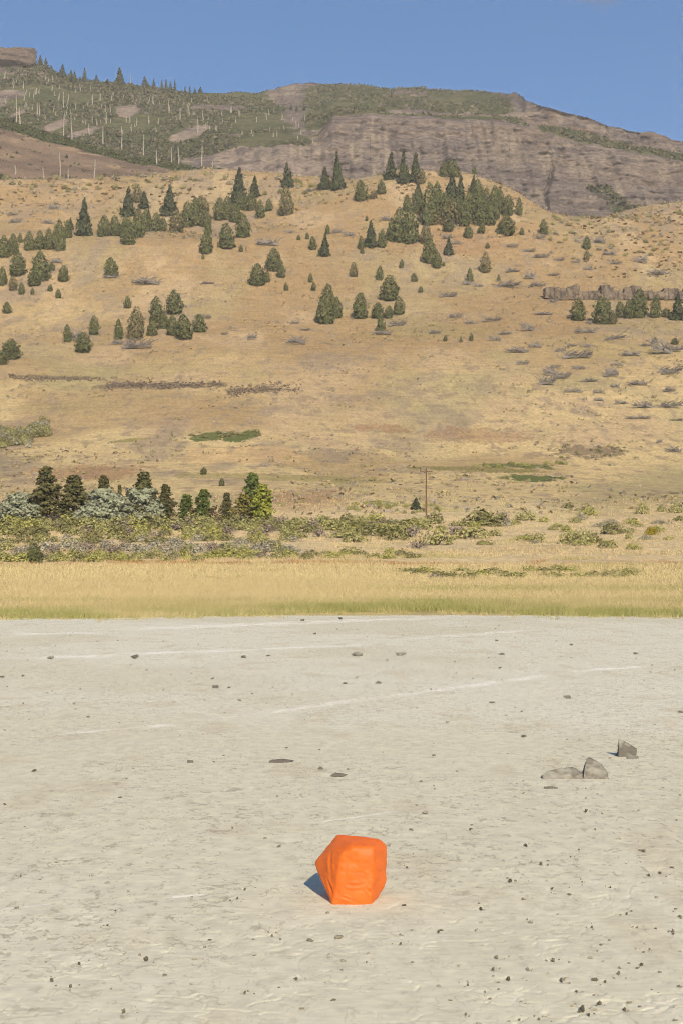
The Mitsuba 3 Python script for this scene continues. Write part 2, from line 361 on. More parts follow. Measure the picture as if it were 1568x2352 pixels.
# a nearer spur on the left, reddish scree below a green crest
SP = [(-900, 150), (-300, 205), (0, 268), (60, 287), (100, 300), (200, 331), (300, 364), (400, 379), (490, 387), (540, 396), (620, 412), (720, 440), (900, 480)]
SU = np.concatenate([np.arange(-900, -40, 14.0), np.arange(-40, 900, 2.5)])
srow = np.interp(SU, *np.array(SP, float).T)
SV = np.linspace(0, 1, 90)[:, None]
S0 = np.stack([(SU - CX) / F * 1010, SU * 0 + 1010, CAM_H + (CY - np.maximum(srow + 60, 470)) / F * 1010], -1)
S1 = np.stack([(SU - CX) / F * 1180, SU * 0 + 1180, CAM_H + (CY - srow) / F * 1180], -1)
SS = S0[None] * (1 - SV[..., None]) + S1[None] * SV[..., None]
back = S1 * [1.05, 1.05, 1] + [0, 0, -25]
SS = np.concatenate([SS, (S1 * [1.012, 1.012, 1] + [0, 0, -1.5])[None], back[None]])
sq = SS / [1, 1.6, 1]
SS[..., 2] += (6 * (nz(sq / 30, 3, 61) - .5) + 2 * (nz(sq / 8, 3, 62) - .5)) * np.concatenate([nsm(0, .3, SV[:, 0]), [1, 0]])[:, None]
su, sv = np.meshgrid(SU, np.concatenate([SV[:, 0], [1.03, 1.2]]))


def spur_color(p, n, uv):
    x, y, z = p.x, p.y, p.z
    c = mix([.165, .122, .088], [.120, .088, .068], dsm(.4, .62, fbm(x * .03, y * .02, z * .06)))
    c = mix(c, [.225, .165, .105], dsm(.58, .72, fbm(x * .05 + 7, y * .03, z * .1)))
    low = dsm(.35, .6, .9 * (1 - dsm(0.0, .42, uv.y + .0011 * (uv.x - 60))) + (fbm(x * .04, y * .04) - .5) * .6)
    g = dsm(.45, .6, dsm(.74, .96, uv.y) + (fbm(x * .06, y * .05) - .5) * .5)
    c = mix(c, [.046, .058, .022], dr.maximum(g, low))
    return c * (.8 + .4 * noise(x * .6, y * .6, z * .8))


scene['spur_mat'] = {'type': 'diffuse', 'reflectance': mikit.proc(spur_color)}
spv = SS.reshape(-1, 3)
scene['rocky_spur'] = mikit.ply((spv, grid_faces(*su.shape)), 'spur_mat', smooth=True, uv=np.stack([su, sv], -1).reshape(-1, 2))
tag('rocky_spur', 'reddish scree spur with a green crest, left, before the burned slope', kind='structure')

# ------------------------------------------------------------------ the dry lake bed
WHITE_LINES = [((430, 1662), (1330, 1541), .18), ((1280, 1545), (1510, 1528), .22), ((0, 1515), (900, 1479), .5), ((880, 1470), (1250, 1446), .6), ((250, 1448), (1000, 1418), 1.6), ((0, 1456), (240, 1454), 1.0), ((100, 1690), (420, 1663), .15), ((720, 1890), (920, 1862), .03), ((380, 2062), (480, 2052), .02), ((0, 2090), (120, 2075), .02)]


def ground_at(px, row):
    Y = CAM_H * F / (row - CY)
    return (px - CX) / F * Y, Y


_wl = [(*ground_at(*a), *ground_at(*b), w) for a, b, w in WHITE_LINES]
CLAY, CLAY2, DAMP, SALT = np.array([.665, .655, .535]), np.array([.62, .60, .465]), np.array([.50, .45, .32]), np.array([.86, .85, .78])


def lake_color(p, n, uv):
    x, y = p.x, p.y
    big = fbm(x * .25, y * .16)
    mid = fbm(x * 2.2, y * 1.1 + 4)
    c = mix(CLAY, CLAY2, dsm(.38, .66, big))
    c = mix(c, DAMP * 1.08, dsm(.58, .76, mid) * .45)
    wx, wy = x + .12 * noise(x * 4, y * 4), y + .2 * noise(x * 3 + 9, y * 3)
    tick = 1 - dsm(.0, .04, dr.abs(fbm(wx * 5.5 + 4, wy * 6.5) - .5))
    tick2 = 1 - dsm(.0, .05, dr.abs(fbm(wx * 13 + 1, wy * 11 + 3) - .5))
    patchy = dsm(.36, .6, fbm(x * .8 + 6, y * .5))
    c = mix(c, DAMP * .66, tick * dsm(.54, .66, fbm(x * 6 + 6, y * 4.2)) * (.25 + .4 * patchy))
    c = mix(c, DAMP * .72, tick2 * dsm(.55, .68, fbm(x * 11 + 16, y * 8)) * (.3 + .4 * patchy))
    tick3 = 1 - dsm(.0, .07, dr.abs(fbm(wx * 24 + 5, wy * 19 + 8) - .5))
    c = mix(c, DAMP * .66, tick3 * dsm(.54, .66, fbm(x * 21 + 6, y * 14 + 2)) * (.3 + .4 * patchy))
    c = mix(c, SALT * .95, dsm(.66, .8, fbm(x * 9 + 3, y * 6)) * .1)
    for x0, y0, x1, y1, w in _wl:
        dx, dy = x1 - x0, y1 - y0
        L2 = dx * dx + dy * dy
        t = dr.clip(((x - x0) * dx + (y - y0) * dy) / L2, 0, 1)
        d = dr.sqrt(dr.square(x - x0 - t * dx) + dr.square(y - y0 - t * dy)) / w
        k = (1 - dsm(.1, 1.15, d + (mid - .5) * 1.6)) * (.35 + .65 * dsm(.35, .65, fbm(x * 3 + 8, y * 1.5))) * dr.minimum(1, 6 * dr.minimum(t, 1 - t))
        c = mix(c, SALT, k * .62)
    c = mix(c, DAMP * .62, dsm(.68, .76, fbm(x * 24 + 31, y * 15)) * dsm(.4, .6, fbm(x * .7 + 3, y * .5) + .08 * dr.clip(x, -2, 2)) * .5)
    return c * (.80 + .24 * fbm(x * 16, y * 11) + .16 * fbm(x * 13, y * 48))


scene['lake_mat'] = {'type': 'diffuse', 'reflectance': mikit.proc(lake_color)}
PITS = [(1122, 972, 22), (1122, 910, 12), (1122, 868, 14), (1462, 1252, 20), (968, 1325, 20), (1310, 1440, 22), (1556, 1450, 26), (852, 1462, 14), (615, 1512, 16), (445, 1520, 20), (710, 1640, 28), (695, 1695, 24), (855, 1695, 22), (1012, 1748, 34), (1105, 1878, 46), (1135, 1900, 26),
        (907, 1918, 24), (570, 1900, 22), (815, 1920, 18), (775, 1290, 26), (915, 1215, 26), (1388, 1155, 30), (300, 1225, 20), (590, 1052, 16), (970, 1655, 26), (1376, 1672, 26), (1272, 1712, 30), (1185, 1848, 32), (658, 1795, 16), (580, 1765, 18), (765, 1740, 34), (1410, 1265, 20), (1235, 1318, 14),
        (1105, 1295, 16), (1090, 1150, 16), (1052, 1182, 14), (1165, 1058, 14), (845, 1130, 20), (640, 1415, 30), (270, 1575, 20), (115, 1660, 14), (1080, 1795, 20), (1415, 1600, 18), (1525, 1520, 24), (1150, 1500, 20), (1300, 1875, 30), (1210, 1752, 20), (1358, 1500, 20)]
PITS = [(784 + x / 2, 1379.8 + y / 2, w / 2) for x, y, w in PITS]
PITS += [(x / 2, 1379.8 + y / 2, w / 2) for x, y, w in [(672, 1650, 34), (238, 1748, 26), (325, 1775, 24), (364, 1670, 22), (494, 1490, 18), (1125, 1325, 20), (1090, 1365, 22), (530, 1425, 14), (412, 1262, 12), (1362, 1740, 24), (1125, 1800, 24), (570, 1890, 30), (1250, 1535, 24), (1068, 1042, 16), (95, 1268, 16)]]
YR = 1.0 / np.linspace(1 / 4.4, 1 / 78.0, 760)
CR = np.linspace(-.34, .34, 960)
PX, PY = CR[None] * YR[:, None] * np.ones_like(YR)[:, None], np.repeat(YR[:, None], len(CR), 1)
pq = np.stack([PX, PY, PX * 0], -1)
near = np.clip(1.3 - PY / 22, 0.15, 1)
PZ = .022 * (nz(pq * [.5, .35, 1], 3, 71) - .5) + .008 * (nz(pq * [2.2, 1.4, 1], 2, 72) - .5) + near * (.0022 * (nz(pq * [9, 7, 1], 3, 73) - .5) + .0022 * (nz(pq * [34, 28, 1], 2, 74) - .5))


def cells(x, y, seed):
    best, second = np.full(x.shape, 9.0), np.full(x.shape, 9.0)
    ix, iy = np.floor(x), np.floor(y)
    for a in (-1, 0, 1):
        for b in (-1, 0, 1):
            c = np.stack([ix + a, iy + b, ix * 0], -1)
            d = np.hypot(ix + a + meshkit.noise(c, seed) - x, iy + b + meshkit.noise(c, seed + 1) - y)
            second = np.where(d < best, best, np.minimum(second, d)); best = np.minimum(best, d)
    return second - best


wob = .9 * (nz(pq * [2.6, 2.0, 1], 3, 75) - .5)
edge = cells(PX * 2.6 + wob, PY * 2.2 + 1.6 * wob, 76)
hair = np.abs(nz(pq * [5.0, 7.5, 1] + 3, 3, 86) - .5)
hair2 = np.abs(nz(pq * [11, 15, 1] + 7, 2, 87) - .5)
crack = np.clip(1 - edge / .06, 0, 1) * nsm(.50, .66, nz(pq * [1.7, 1.5, 1], 2, 77)) * .5
crack = np.maximum(crack, np.clip(1 - hair / .03, 0, 1) * nsm(.50, .62, nz(pq * [2.3, 2.6, 1] + 5, 2, 79)))
crack2 = np.clip(1 - hair2 / .04, 0, 1) * nsm(.5, .62, nz(pq * [3.1, 3.4, 1] + 15, 2, 83))
PZ -= near * (.004 * crack + .003 * crack2)
# shallow dips round the clods, thicker towards the right foreground
thick = np.clip((PX + 1.0) / 2.4, 0.15, 1) * np.clip((15 - PY) / 8, 0, 1)
PZ -= .002 * thick * nsm(.6, .9, nz(pq * [11, 8, 1] + 9, 2, 80))
for px, row, w in PITS:
    X, Y = ground_at(px, row)
    r = max(w / 2 / F * Y * 2.2, .02)
    PZ -= .16 * r * np.exp(-((PX - X) ** 2 + (PY - Y) ** 2) / r ** 2)
rim = np.minimum(np.minimum((CR + .34) / .02, (.34 - CR) / .02)[None], np.minimum((YR - 4.4) / .2, (78 - YR) / 4)[:, None])
PZ = np.where(rim < 1, PZ * np.clip(rim, 0, 1) - .16 * (1 - np.clip(rim, 0, 1)), PZ)
scene['lake_bed'] = mikit.ply((np.stack([PX, PY, PZ], -1).reshape(-1, 3), grid_faces(*PX.shape)), 'lake_mat', smooth=True)
tag('lake_bed', 'pale cracked dry lake bed with white salt streaks', kind='structure')
gp = np.array([[-2800, -2800, -.12], [2800, -2800, -.12], [2800, 2800, -.12], [-2800, 2800, -.12]], float)
scene['ground'] = mikit.ply((gp, np.array([[0, 1, 2], [0, 2, 3]])), 'lake_mat')
tag('ground', 'pale dry flat around the lake bed', kind='structure')


def zlake(X, Y):
    i = np.argmin(np.abs(YR - Y)); j = np.argmin(np.abs(CR - X / Y))
    return float(np.mean(PZ[max(i - 1, 0):i + 2, max(j - 2, 0):j + 3]))


# ------------------------------------------------------------------ the orange bag
def bag():
    # outline of the packed bag: x right, y away from the viewer, z up; the front foot at y=0
    pts = np.array([(-.047, .0, 0), (.05, -.008, 0), (.147, .0, 0), (.186, .11, .012), (.215, .16, .055), (.231, .185, .10), (.236, .20, .20), (.230, .205, .258), (.196, .26, .286), (.08, .285, .299), (-.022, .285, .304), (-.142, .215, .170), (-.136, .23, .156),
                    (.160, .022, .268), (.163, .04, .286), (.06, .012, .283), (.05, .03, .296), (-.004, .018, .252), (-.05, .13, .268), (-.05, .25, 0), (.16, .26, 0), (.21, .22, .05), (-.06, .06, .10), (.156, .004, .12), (-.075, .25, .14)])
    hull = m3.Manifold.hull_points(pts.astype(np.float32)).refine_to_length(.006)
    me = hull.to_mesh()
    tm = trimesh.Trimesh(np.array(me.vert_properties[:, :3]), np.array(me.tri_verts), process=True)
    tm = trimesh.smoothing.filter_laplacian(tm, lamb=.5, iterations=9)
    v, n = np.array(tm.vertices), np.array(tm.vertex_normals)
    q = v * [1, 1, 1]
    w1 = np.abs(meshkit.fbm(q * [16, 10, 22] + 3, 2, 101) - .5) * 2
    w2 = np.abs(meshkit.fbm(q * [34, 30, 26] + q[:, [2, 0, 1]] * 14 + 8, 2, 102) - .5) * 2
    w3 = meshkit.fbm(q * 12, 2, 103) - .5
    d = -.0026 * (1 - w1) ** 5 - .0013 * (1 - w2) ** 5 + .013 * w3

    def crease(a, b, depth, wid):
        a, b = np.array(a), np.array(b)
        t = np.clip(((v - a) @ (b - a)) / ((b - a) @ (b - a)), 0, 1)
        r = np.linalg.norm(v - a - t[:, None] * (b - a), axis=1)
        s = np.sin(np.pi * np.clip(t, .05, .95))
        return -depth * np.exp(-(r / wid) ** 2) * s + .5 * depth * np.exp(-((r - 1.8 * wid) / wid) ** 2) * s
    d = d + crease((-.02, .05, .235), (.085, .10, .300), 0.0112, .007) + crease((.085, .10, .30), (.19, .20, .286), 0.0096, .006) + crease((-.095, .10, .16), (-.04, .01, .04), 0.0096, .008) + crease((-.06, .11, .25), (-.03, .05, .12), 0.0096, .012)
    d = d + crease((.165, .03, .25), (.175, .04, .10), 0.0064, .006) + crease((0, 0, .045), (.05, 0, .03), 0.0064, .005) + crease((.12, 0, .09), (.15, 0, .055), 0.0064, .005) + crease((.02, 0, .10), (.09, 0, .10), 0.0048, .006)
    v = v + n * d[:, None]
    v[:, 2] = np.maximum(v[:, 2], 0)
    return v, np.array(tm.faces)


bv, bf = bag()
bX, bY = ground_at(784, 2075)
bv = bv + [bX, bY, zlake(bX + .05, bY + .1) - .008]


def bag_color(p, n, uv):
    c = mix([.64, .142, .012], [.56, .106, .010], fbm(p.x * 22, p.y * 22, p.z * 22))
    return c


scene['bag_mat'] = {'type': 'principled', 'base_color': mikit.proc(bag_color), 'roughness': .55, 'specular': .35, 'sheen': .3}
scene['stuff_sack'] = mikit.ply((bv, bf), 'bag_mat', smooth=True)
tag('stuff_sack', 'bright orange fabric sack standing alone on the pale lake bed', 'bag')

# ------------------------------------------------------------------ stones on the lake bed


def stone_color(p, n, uv):
    a = fbm(p.x * 26, p.y * 26, p.z * 40)
    c = mix([.235, .225, .19], [.15, .142, .122], dsm(.35, .65, a))
    mud = dsm(.42, .7, fbm(p.x * 14 + 5, p.y * 14, p.z * 14))
    return mix(c, CLAY * .66, mud * .38)


def dark_stone_color(p, n, uv):
    return mix([.175, .16, .132], [.115, .106, .09], fbm(p.x * 20, p.y * 20, p.z * 20))


scene['stone_mat'] = {'type': 'diffuse', 'reflectance': mikit.proc(stone_color)}
scene['grey_stone_mat'] = {'type': 'diffuse', 'reflectance': mikit.proc(lambda p, n, uv: mix(mix([.17, .158, .132], [.11, .103, .088], fbm(p.x * 20, p.y * 20, p.z * 45)), CLAY * .6, dsm(.5, .72, fbm(p.x * 14, p.y * 14, p.z * 14 + 6)) * .6))}
scene['dark_stone_mat'] = {'type': 'diffuse', 'reflectance': mikit.proc(dark_stone_color)}


def put_stone(v, f, px, row, label, mat, group=None, name='stone', rz=0):
    X, Y = ground_at(px, row)
    c, s = math.cos(rz), math.sin(rz)
    v = v @ np.array([[c, s, 0], [-s, c, 0], [0, 0, 1]])
    Y = Y - v[:, 1].min() * .6
    k = numbered(name)
    scene[k] = mikit.ply((v + [X, Y, zlake(X, Y) - .004], f), mat, smooth=25)
    tag(k, label, 'stone', group)


def hull_stone(pts, seed, rough=.012):
    h = m3.Manifold.hull_points(np.array(pts, np.float32)).refine_to_length(.02)
    me = h.to_mesh(); v, f = np.array(me.vert_properties[:, :3]), np.array(me.tri_verts)
    n = np.array(trimesh.Trimesh(v, f, process=False).vertex_normals)
    return v + n * (rough * 2 * (meshkit.fbm(v * 16 + seed, 3, seed) - .5) + rough * .8 * (meshkit.noise(v * [12, 12, 55], seed + 3) - .5))[:, None], f


sA = hull_stone([(-.088, -.05, 0), (.06, -.06, 0), (.085, 0, .05), (.086, .04, .072), (-.085, .0, .08), (-.074, .02, .158), (-.06, .05, .155), (-.08, .09, 0), (.06, .11, 0), (.0, .02, .125)], 5)
put_stone(*sA, 1442, 1739, 'grey wedge-shaped stone with a sharp peak, farthest of the big stones at right', 'grey_stone_mat')
sa2 = hull_stone([(-.05, -.02, 0), (.05, -.02, 0), (.055, .0, .03), (-.04, .0, .032), (.03, .04, .03), (-.05, .04, 0), (.05, .05, 0)], 6, .006)
put_stone(*sa2, 1452, 1744, 'small grey chip lying against the foot of the wedge-shaped stone', 'stone_mat')
sB = hull_stone([(-.16, -.05, 0), (.15, -.06, 0), (.16, .0, .045), (.09, .05, .085), (-.02, .03, .078), (-.12, .02, .055), (-.16, .0, .03), (.15, .10, .0), (-.15, .12, 0), (.12, -.03, .06)], 7)
put_stone(*sB, 1292, 1791, 'long flat grey stone lying left of the upright pale stone', 'stone_mat')
sC = hull_stone([(-.1, -.05, 0), (.10, -.07, 0), (.108, 0, .04), (-.07, .0, .14), (-.055, .03, .166), (-.03, .05, .165), (.06, .03, .115), (-.1, .09, 0), (.1, .11, 0)], 8)
put_stone(*sC, 1367, 1791, 'pale mud-coated stone standing upright right of the long flat stone', 'stone_mat')
sD = hull_stone([(-.055, -.02, 0), (.055, -.02, .004), (.06, .01, .012), (.02, .0, .022), (-.05, .0, .02), (-.05, .04, 0), (.05, .04, 0)], 9, .006)
put_stone(*sD, 1264, 1813, 'thin dark stone chip in front of the long flat stone', 'dark_stone_mat')
STONES = [  # column, row, width, height, label, dark
    (309, 1514, 19, 9, 'rounded dark grey stone on the left of the far lake bed', 1), (116, 1514, 18, 7, 'low grey stone on the salt line at far left', 0), (495, 1581, 17, 7, 'dark slanted stone in front of the far left stones', 1), (526, 1581, 9, 4, 'small dark stone just right of the dark slanted stone', 1),
    (819, 1507, 26, 9, 'wide pale grey domed stone, left of the far pair near the middle', 0), (921, 1506, 26, 7, 'flat grey stone, right of the far pair near the middle', 0), (1152, 1505, 14, 5, 'dark rounded stone alone on the far right of the lake bed', 1), (1140, 1473, 9, 4, 'small dark stone nearest to the grass edge right of the middle', 1),
    (868, 1570, 15, 6, 'brownish stone below the far middle pair', 1), (792, 1572, 10, 4, 'small brown stone just left of the brownish stone', 1), (1302, 1605, 18, 8, 'flat tilted grey stone at right, beneath the white streak', 0), (1130, 1615, 15, 3, 'thin flat stone beneath the end of the white streak', 0),
    (1461, 1503, 13, 4, 'small low stone at far right before the grass', 0), (646, 1752, 55, 7, 'long flat grey clod on the mud left of the middle', 1), (778, 1784, 38, 8, 'flat grey slab of mud crust above the orange sack', 1), (437, 1752, 14, 4, 'small dark clod left of the long flat clod', 1),
    (77, 1773, 13, 4, 'small dark chip at the far left of the mud', 1), (5, 1558, 11, 4, 'dark flat stone cut by the left edge of the picture', 1), (52, 1555, 7, 3, 'tiny dark stone next to the stone at the left edge', 1), (1563, 1637, 12, 4, 'small stone at the right edge of the picture', 1),
    (695, 1426, 10, 4, 'dark stone close to the grass edge, left of the middle', 1), (723, 1457, 8, 4, 'tiny dark stone beneath the stone by the grass edge', 1), (616, 1507, 10, 3, 'thin dark stone between the rounded stone and the pale dome', 1), (560, 1511, 12, 6, 'pale round stone left of the middle on the far bed', 0), (488, 1560, 8, 4, 'tiny brown stone above the dark slanted stone', 1), (781, 1423, 10, 5, 'dark stone at the grass edge in the middle', 1)]
for i, (px, row, w, h, lab, dark) in enumerate(STONES):
    X, Y = ground_at(px, row)
    u = Y / F
    d = max(w * u * .7, .05)
    v, f = rock(300 + i, (w * u * 1.05, d, max(h * u * 1.25, .03)), .14)
    put_stone(v, f, px, row, lab, 'dark_stone_mat' if dark else 'stone_mat')
rng = np.random.default_rng(4)
parts = []
for i, (px, row, w) in enumerate(PITS):       # the dark clods that stand out one by one
    X, Y = ground_at(px, row); r = w / F * Y
    v, f = rock(7000 + i, (r * rng.uniform(.45, .7), r * rng.uniform(.8, 1.2), r * rng.uniform(.45, .75)), .3, 3, 16)
    parts.append((v + [X, Y, zlake(X, Y)], f, gray(np.array([.16, .145, .11]) * rng.uniform(.6, 1.5), len(v), rng, .08)))
    for k in range(3):
        q = r * rng.uniform(.15, .4)
        v, f = rock(7200 + 5 * i + k, (q * 1.3, q * 1.5, q * .8), .2, 1, 9)
        x2, y2 = X + rng.normal() * r * 1.1 + .5 * r, Y + rng.normal() * r * 2
        parts.append((v + [x2, y2, zlake(x2, y2)], f, gray(np.array([.24, .215, .16]) * rng.uniform(.6, 1.3), len(v), rng, .08)))
for i in range(650):
    Y = 1 / rng.uniform(1 / 60, 1 / 4.9); c = rng.uniform(-.27, .27)
    if Y < 15 and rng.uniform() > .12 + .88 * ((c + .27) / .54) ** 2: continue
    r = rng.uniform(.0028, .007) * (1 + Y / 14) * (1.8 if rng.uniform() < .06 else 1)
    v, f = rock(900 + i, (r * 2.4, r * 2, r * 1.1), .2, 1, 9)
    parts.append((v + [c * Y, Y, zlake(c * Y, Y)], f, gray(np.array([.36, .33, .26]) * rng.uniform(.35, 1.2), len(v), rng, .03)))
scene['clods'] = shape(cat_mesh(parts))
tag('clods', 'small crumbs of dried mud scattered over the lake bed', 'mud clods', kind='stuff')

# ------------------------------------------------------------------ grass
rng = np.random.default_rng(11)


def blades(X, Y, Z, h, w, col, rng, lean=.35):
    n = len(X)
    a = rng.uniform(0, np.pi, n)
    dx, dy = np.cos(a) * w, np.sin(a) * w
    tip = rng.normal(size=(n, 2)) * (lean * h)[:, None]
    v = np.stack([np.stack([X - dx, Y - dy, Z - .03], 1), np.stack([X + dx, Y + dy, Z - .03], 1), np.stack([X + tip[:, 0], Y + tip[:, 1], Z + h], 1)], 1).reshape(-1, 3)
    return v, np.arange(3 * n).reshape(-1, 3), np.repeat(col, 3, 0)


def shore(X):
    """distance of the grass edge"""
    return 61.5 + 3.0 * (meshkit.fbm(np.stack([X / 14, X * 0, X * 0], -1), 3, 91) - .5) * 2 + np.interp(X, [-16, -8, 0, 5, 10, 16], [-4.5, -2.0, 1.5, 3.0, -.5, -1.0])


def meadow(n, y0, y1, w, h0):
    Y = 1 / rng.uniform(1 / y1, 1 / y0, n) if y0 else None
    X = rng.uniform(-.33, .33, n) * Y
    d = Y - shore(X)
    q = np.stack([X / 9, Y / 4, X * 0], -1)
    patch, fine = meshkit.fbm(q, 3, 92), meshkit.fbm(q * 5, 2, 93)
    keep = d > rng.uniform(-.5, 1.6, n) * (.2 + 1.3 * fine) * np.where(rng.uniform(size=n) < .02, -1.6, 1)
    X, Y, d, patch, fine = X[keep], Y[keep], d[keep], patch[keep], fine[keep]
    n = len(X)
    fringe = np.clip(1.25 - d / (5 + 7 * patch), 0, 1) * nsm(.25, .5, patch + .14 + .016 * X) + .55 * bump01(Y + 8 * (patch - .5), 84, 92, 3) * nsm(0, 6, X) + .35 * bump01(Y + 6 * (patch - .5), 70, 76, 2)
    fringe = np.clip(fringe * (.45 + 1.1 * meshkit.fbm(np.stack([X / 1.6, Y / 2.5, X * 0], -1), 2, 98)) + .35 * (rng.uniform(size=n) - .5) * (fringe > .05), 0, 1)[:, None]
    gold = np.array([.53, .45, .25]) * (1 - fine[:, None] * .6) + np.array([.46, .365, .185]) * fine[:, None] * .6
    green = np.array([.300, .298, .112])
    c = (gold * (1 - fringe) + green * fringe) * rng.uniform(.88, 1.12, (n, 1))
    h = (h0 * (.45 + .5 * patch + .5 * meshkit.fbm(np.stack([X / .9, Y / 1.5, X * 0], -1), 2, 99))) * rng.uniform(.6, 1.25, n)
    return blades(X, Y, np.maximum(zhill(X, Y), 0), h, w * (Y / 70) * rng.uniform(.6, 1.2, n), c, rng)


def strays(n):
    X0 = rng.uniform(-22, 22, n); Y0 = shore(X0) - np.abs(rng.normal(size=n)) * 1.6 - .1
    k = np.repeat(np.arange(n), 14)
    X, Y = X0[k] + rng.normal(size=len(k)) * .13, Y0[k] + rng.normal(size=len(k)) * .2
    c = np.where(rng.uniform(size=n) < .5, 0, 1)[k][:, None] * np.array([.10, .06, .06]) + np.array([.36, .33, .14])
    return blades(X, Y, np.maximum(zhill(X, Y), 0) - .01, rng.uniform(.06, .26, n)[k], .014 + 0 * X, c, rng)


scene['meadow_grass'] = shape(cat_mesh([strays(260), meadow(330000, 56, 104, .013, .34), meadow(120000, 90, 152, .018, .34)]))
tag('meadow_grass', 'golden meadow grass with a greener fringe along the lake bed', 'grass', kind='stuff')
# straw and tussocks among the brush and up the lower slope
n = 110000
Y = 1 / rng.uniform(1 / 330, 1 / 140, n); X = rng.uniform(-.33, .33, n) * Y
q = np.stack([X / 9, Y / 8, X * 0], -1); pa = meshkit.fbm(q, 3, 95); pb = meshkit.fbm(q * 3 + 4, 2, 96)
keep = pa + .25 * pb > .58
X, Y, pa, pb, q = X[keep], Y[keep], pa[keep], pb[keep], q[keep]; n = len(X)
rust = bump01(Y, 147, 166, 6) * nsm(.5, .62, pb)
col = np.array([.50, .405, .225])[None] * (1 - rust[:, None]) + np.array([.34, .19, .075])[None] * rust[:, None]
g = nsm(.55, .7, meshkit.fbm(q * 1.7 + 11, 2, 97))[:, None] * .6
col = (col * (1 - g) + np.array([.30, .28, .10])[None] * g) * rng.uniform(.88, 1.12, (n, 1))
scene['straw_grass'] = shape(blades(X, Y, zhill(X, Y), rng.uniform(.2, .55, n), .03 * Y / 150 * rng.uniform(.6, 1.3, n), col, rng))
tag('straw_grass', 'pale straw grass between the shrubs of the brush belt', 'grass', kind='stuff')

# low tufts and half-dead bushes speckling the slope (hundreds upon hundreds)
n = 15000
Y = rng.uniform(280, 1000, n); X = rng.uniform(-.3, .3, n) * Y
q = np.stack([X / 40, Y / 30, X * 0], -1); pa = meshkit.fbm(q, 3, 111)
keep = rng.uniform(size=n) < (.45 + .55 * nsm(480, 640, Y)) * nsm(.35, .7, pa + .42 * nsm(0, 160, X) * nsm(480, 640, Y) + .2 * nsm(820, 900, Y))
X, Y = X[keep], Y[keep]; n = len(X)
parts = []
kind = rng.integers(0, 4, n)
tc = np.array([[.26, .225, .18], [.22, .20, .09], [.34, .27, .135], [.21, .165, .11]])[kind]
for j in range(5):
    s = rng.uniform(.25, .8, n) * (1 + (Y > 800) * .6)
    P = np.stack([X + rng.normal(size=n) * s * 1.1, Y + rng.normal(size=n) * s, zhill(X, Y) + s * rng.uniform(.1, .6, n)], 1)
    parts.append(leaves(P, np.tile([0, -.5, 1.0], (n, 1)), s * .75, tc * rng.uniform(.8, 1.15, (n, 1)), rng, .7))
scene['slope_scrub'] = shape(cat_mesh(parts))
tag('slope_scrub', 'low grey and olive tufts speckling the dry slope', 'scrub', kind='stuff')

# scrub on the mountain: every clump a few leaf faces
mflat = mv; vis = np.nonzero((UU.ravel() > -60) & (UU.ravel() < 1630) & (VV.ravel() > .5) & (VV.ravel() < 4.02))[0]
w = veg_np(UU.ravel()[vis], VV.ravel()[vis])
q = mflat[vis] / [30, 40, 30]
w = nsm(.42, .75, w * (1 - .8 * nsm(.55, .66, nz(mflat[vis] / [75, 120, 50], 2, 120))) + (nz(q, 3, 121) - .5) * .9)
pick = vis[rng.uniform(size=len(vis)) < w * .16 * np.where(VV.ravel()[vis] < 2, 1.0, 1.0)]
n = len(pick)
P0 = mflat[pick]
kind = rng.uniform(size=n)
cc = np.where(kind[:, None] < .6, np.array([.062, .070, .032]), np.where(kind[:, None] < .85, np.array([.090, .088, .045]), np.array([.15, .125, .085])))
parts = []
for j in range(5):
    s = rng.uniform(1.0, 2.6, n)
    P = P0 + np.stack([rng.normal(size=n) * 2.2, rng.normal(size=n) * 1.5, s * rng.uniform(.0, .7, n)], 1)
    parts.append(leaves(P, np.tile([0, -1.0, 1.0], (n, 1)), s * .8, cc * rng.uniform(.8, 1.15, (n, 1)), rng, .7))
visS = np.nonzero((su.ravel() > -50) & (su.ravel() < 620) & (sv.ravel() > .12) & (sv.ravel() <= 1.04))[0]
ws = np.clip(nsm(.45, .6, nsm(.74, .96, sv.ravel()[visS]) + (nz(spv[visS] / 18, 2, 125) - .5) * .6) + .8 * nsm(.3, .6, (1 - nsm(0, .42, sv.ravel()[visS] + .0011 * (su.ravel()[visS] - 60)))) + .03, 0, 1)
pickS = visS[rng.uniform(size=len(visS)) < ws * .22]
n = len(pickS)
cc = np.where(rng.uniform(size=(n, 1)) < .7, np.array([.046, .058, .022]), np.array([.075, .078, .035]))
for j in range(5):
    s = rng.uniform(.8, 2.0, n)
    P = spv[pickS] + np.stack([rng.normal(size=n) * 1.6, rng.normal(size=n) * 1.2, s * rng.uniform(.0, .7, n)], 1)
    parts.append(leaves(P, np.tile([0, -1.0, 1.0], (n, 1)), s * .75, cc * rng.uniform(.8, 1.15, (n, 1)), rng, .7))
scene['mountain_scrub'] = shape(cat_mesh(parts))
tag('mountain_scrub', 'green scrub covering the burned slope and the benches of the mountain', 'scrub', kind='stuff')

# ------------------------------------------------------------------ tree and shrub kinds (unit height, foot at the origin)


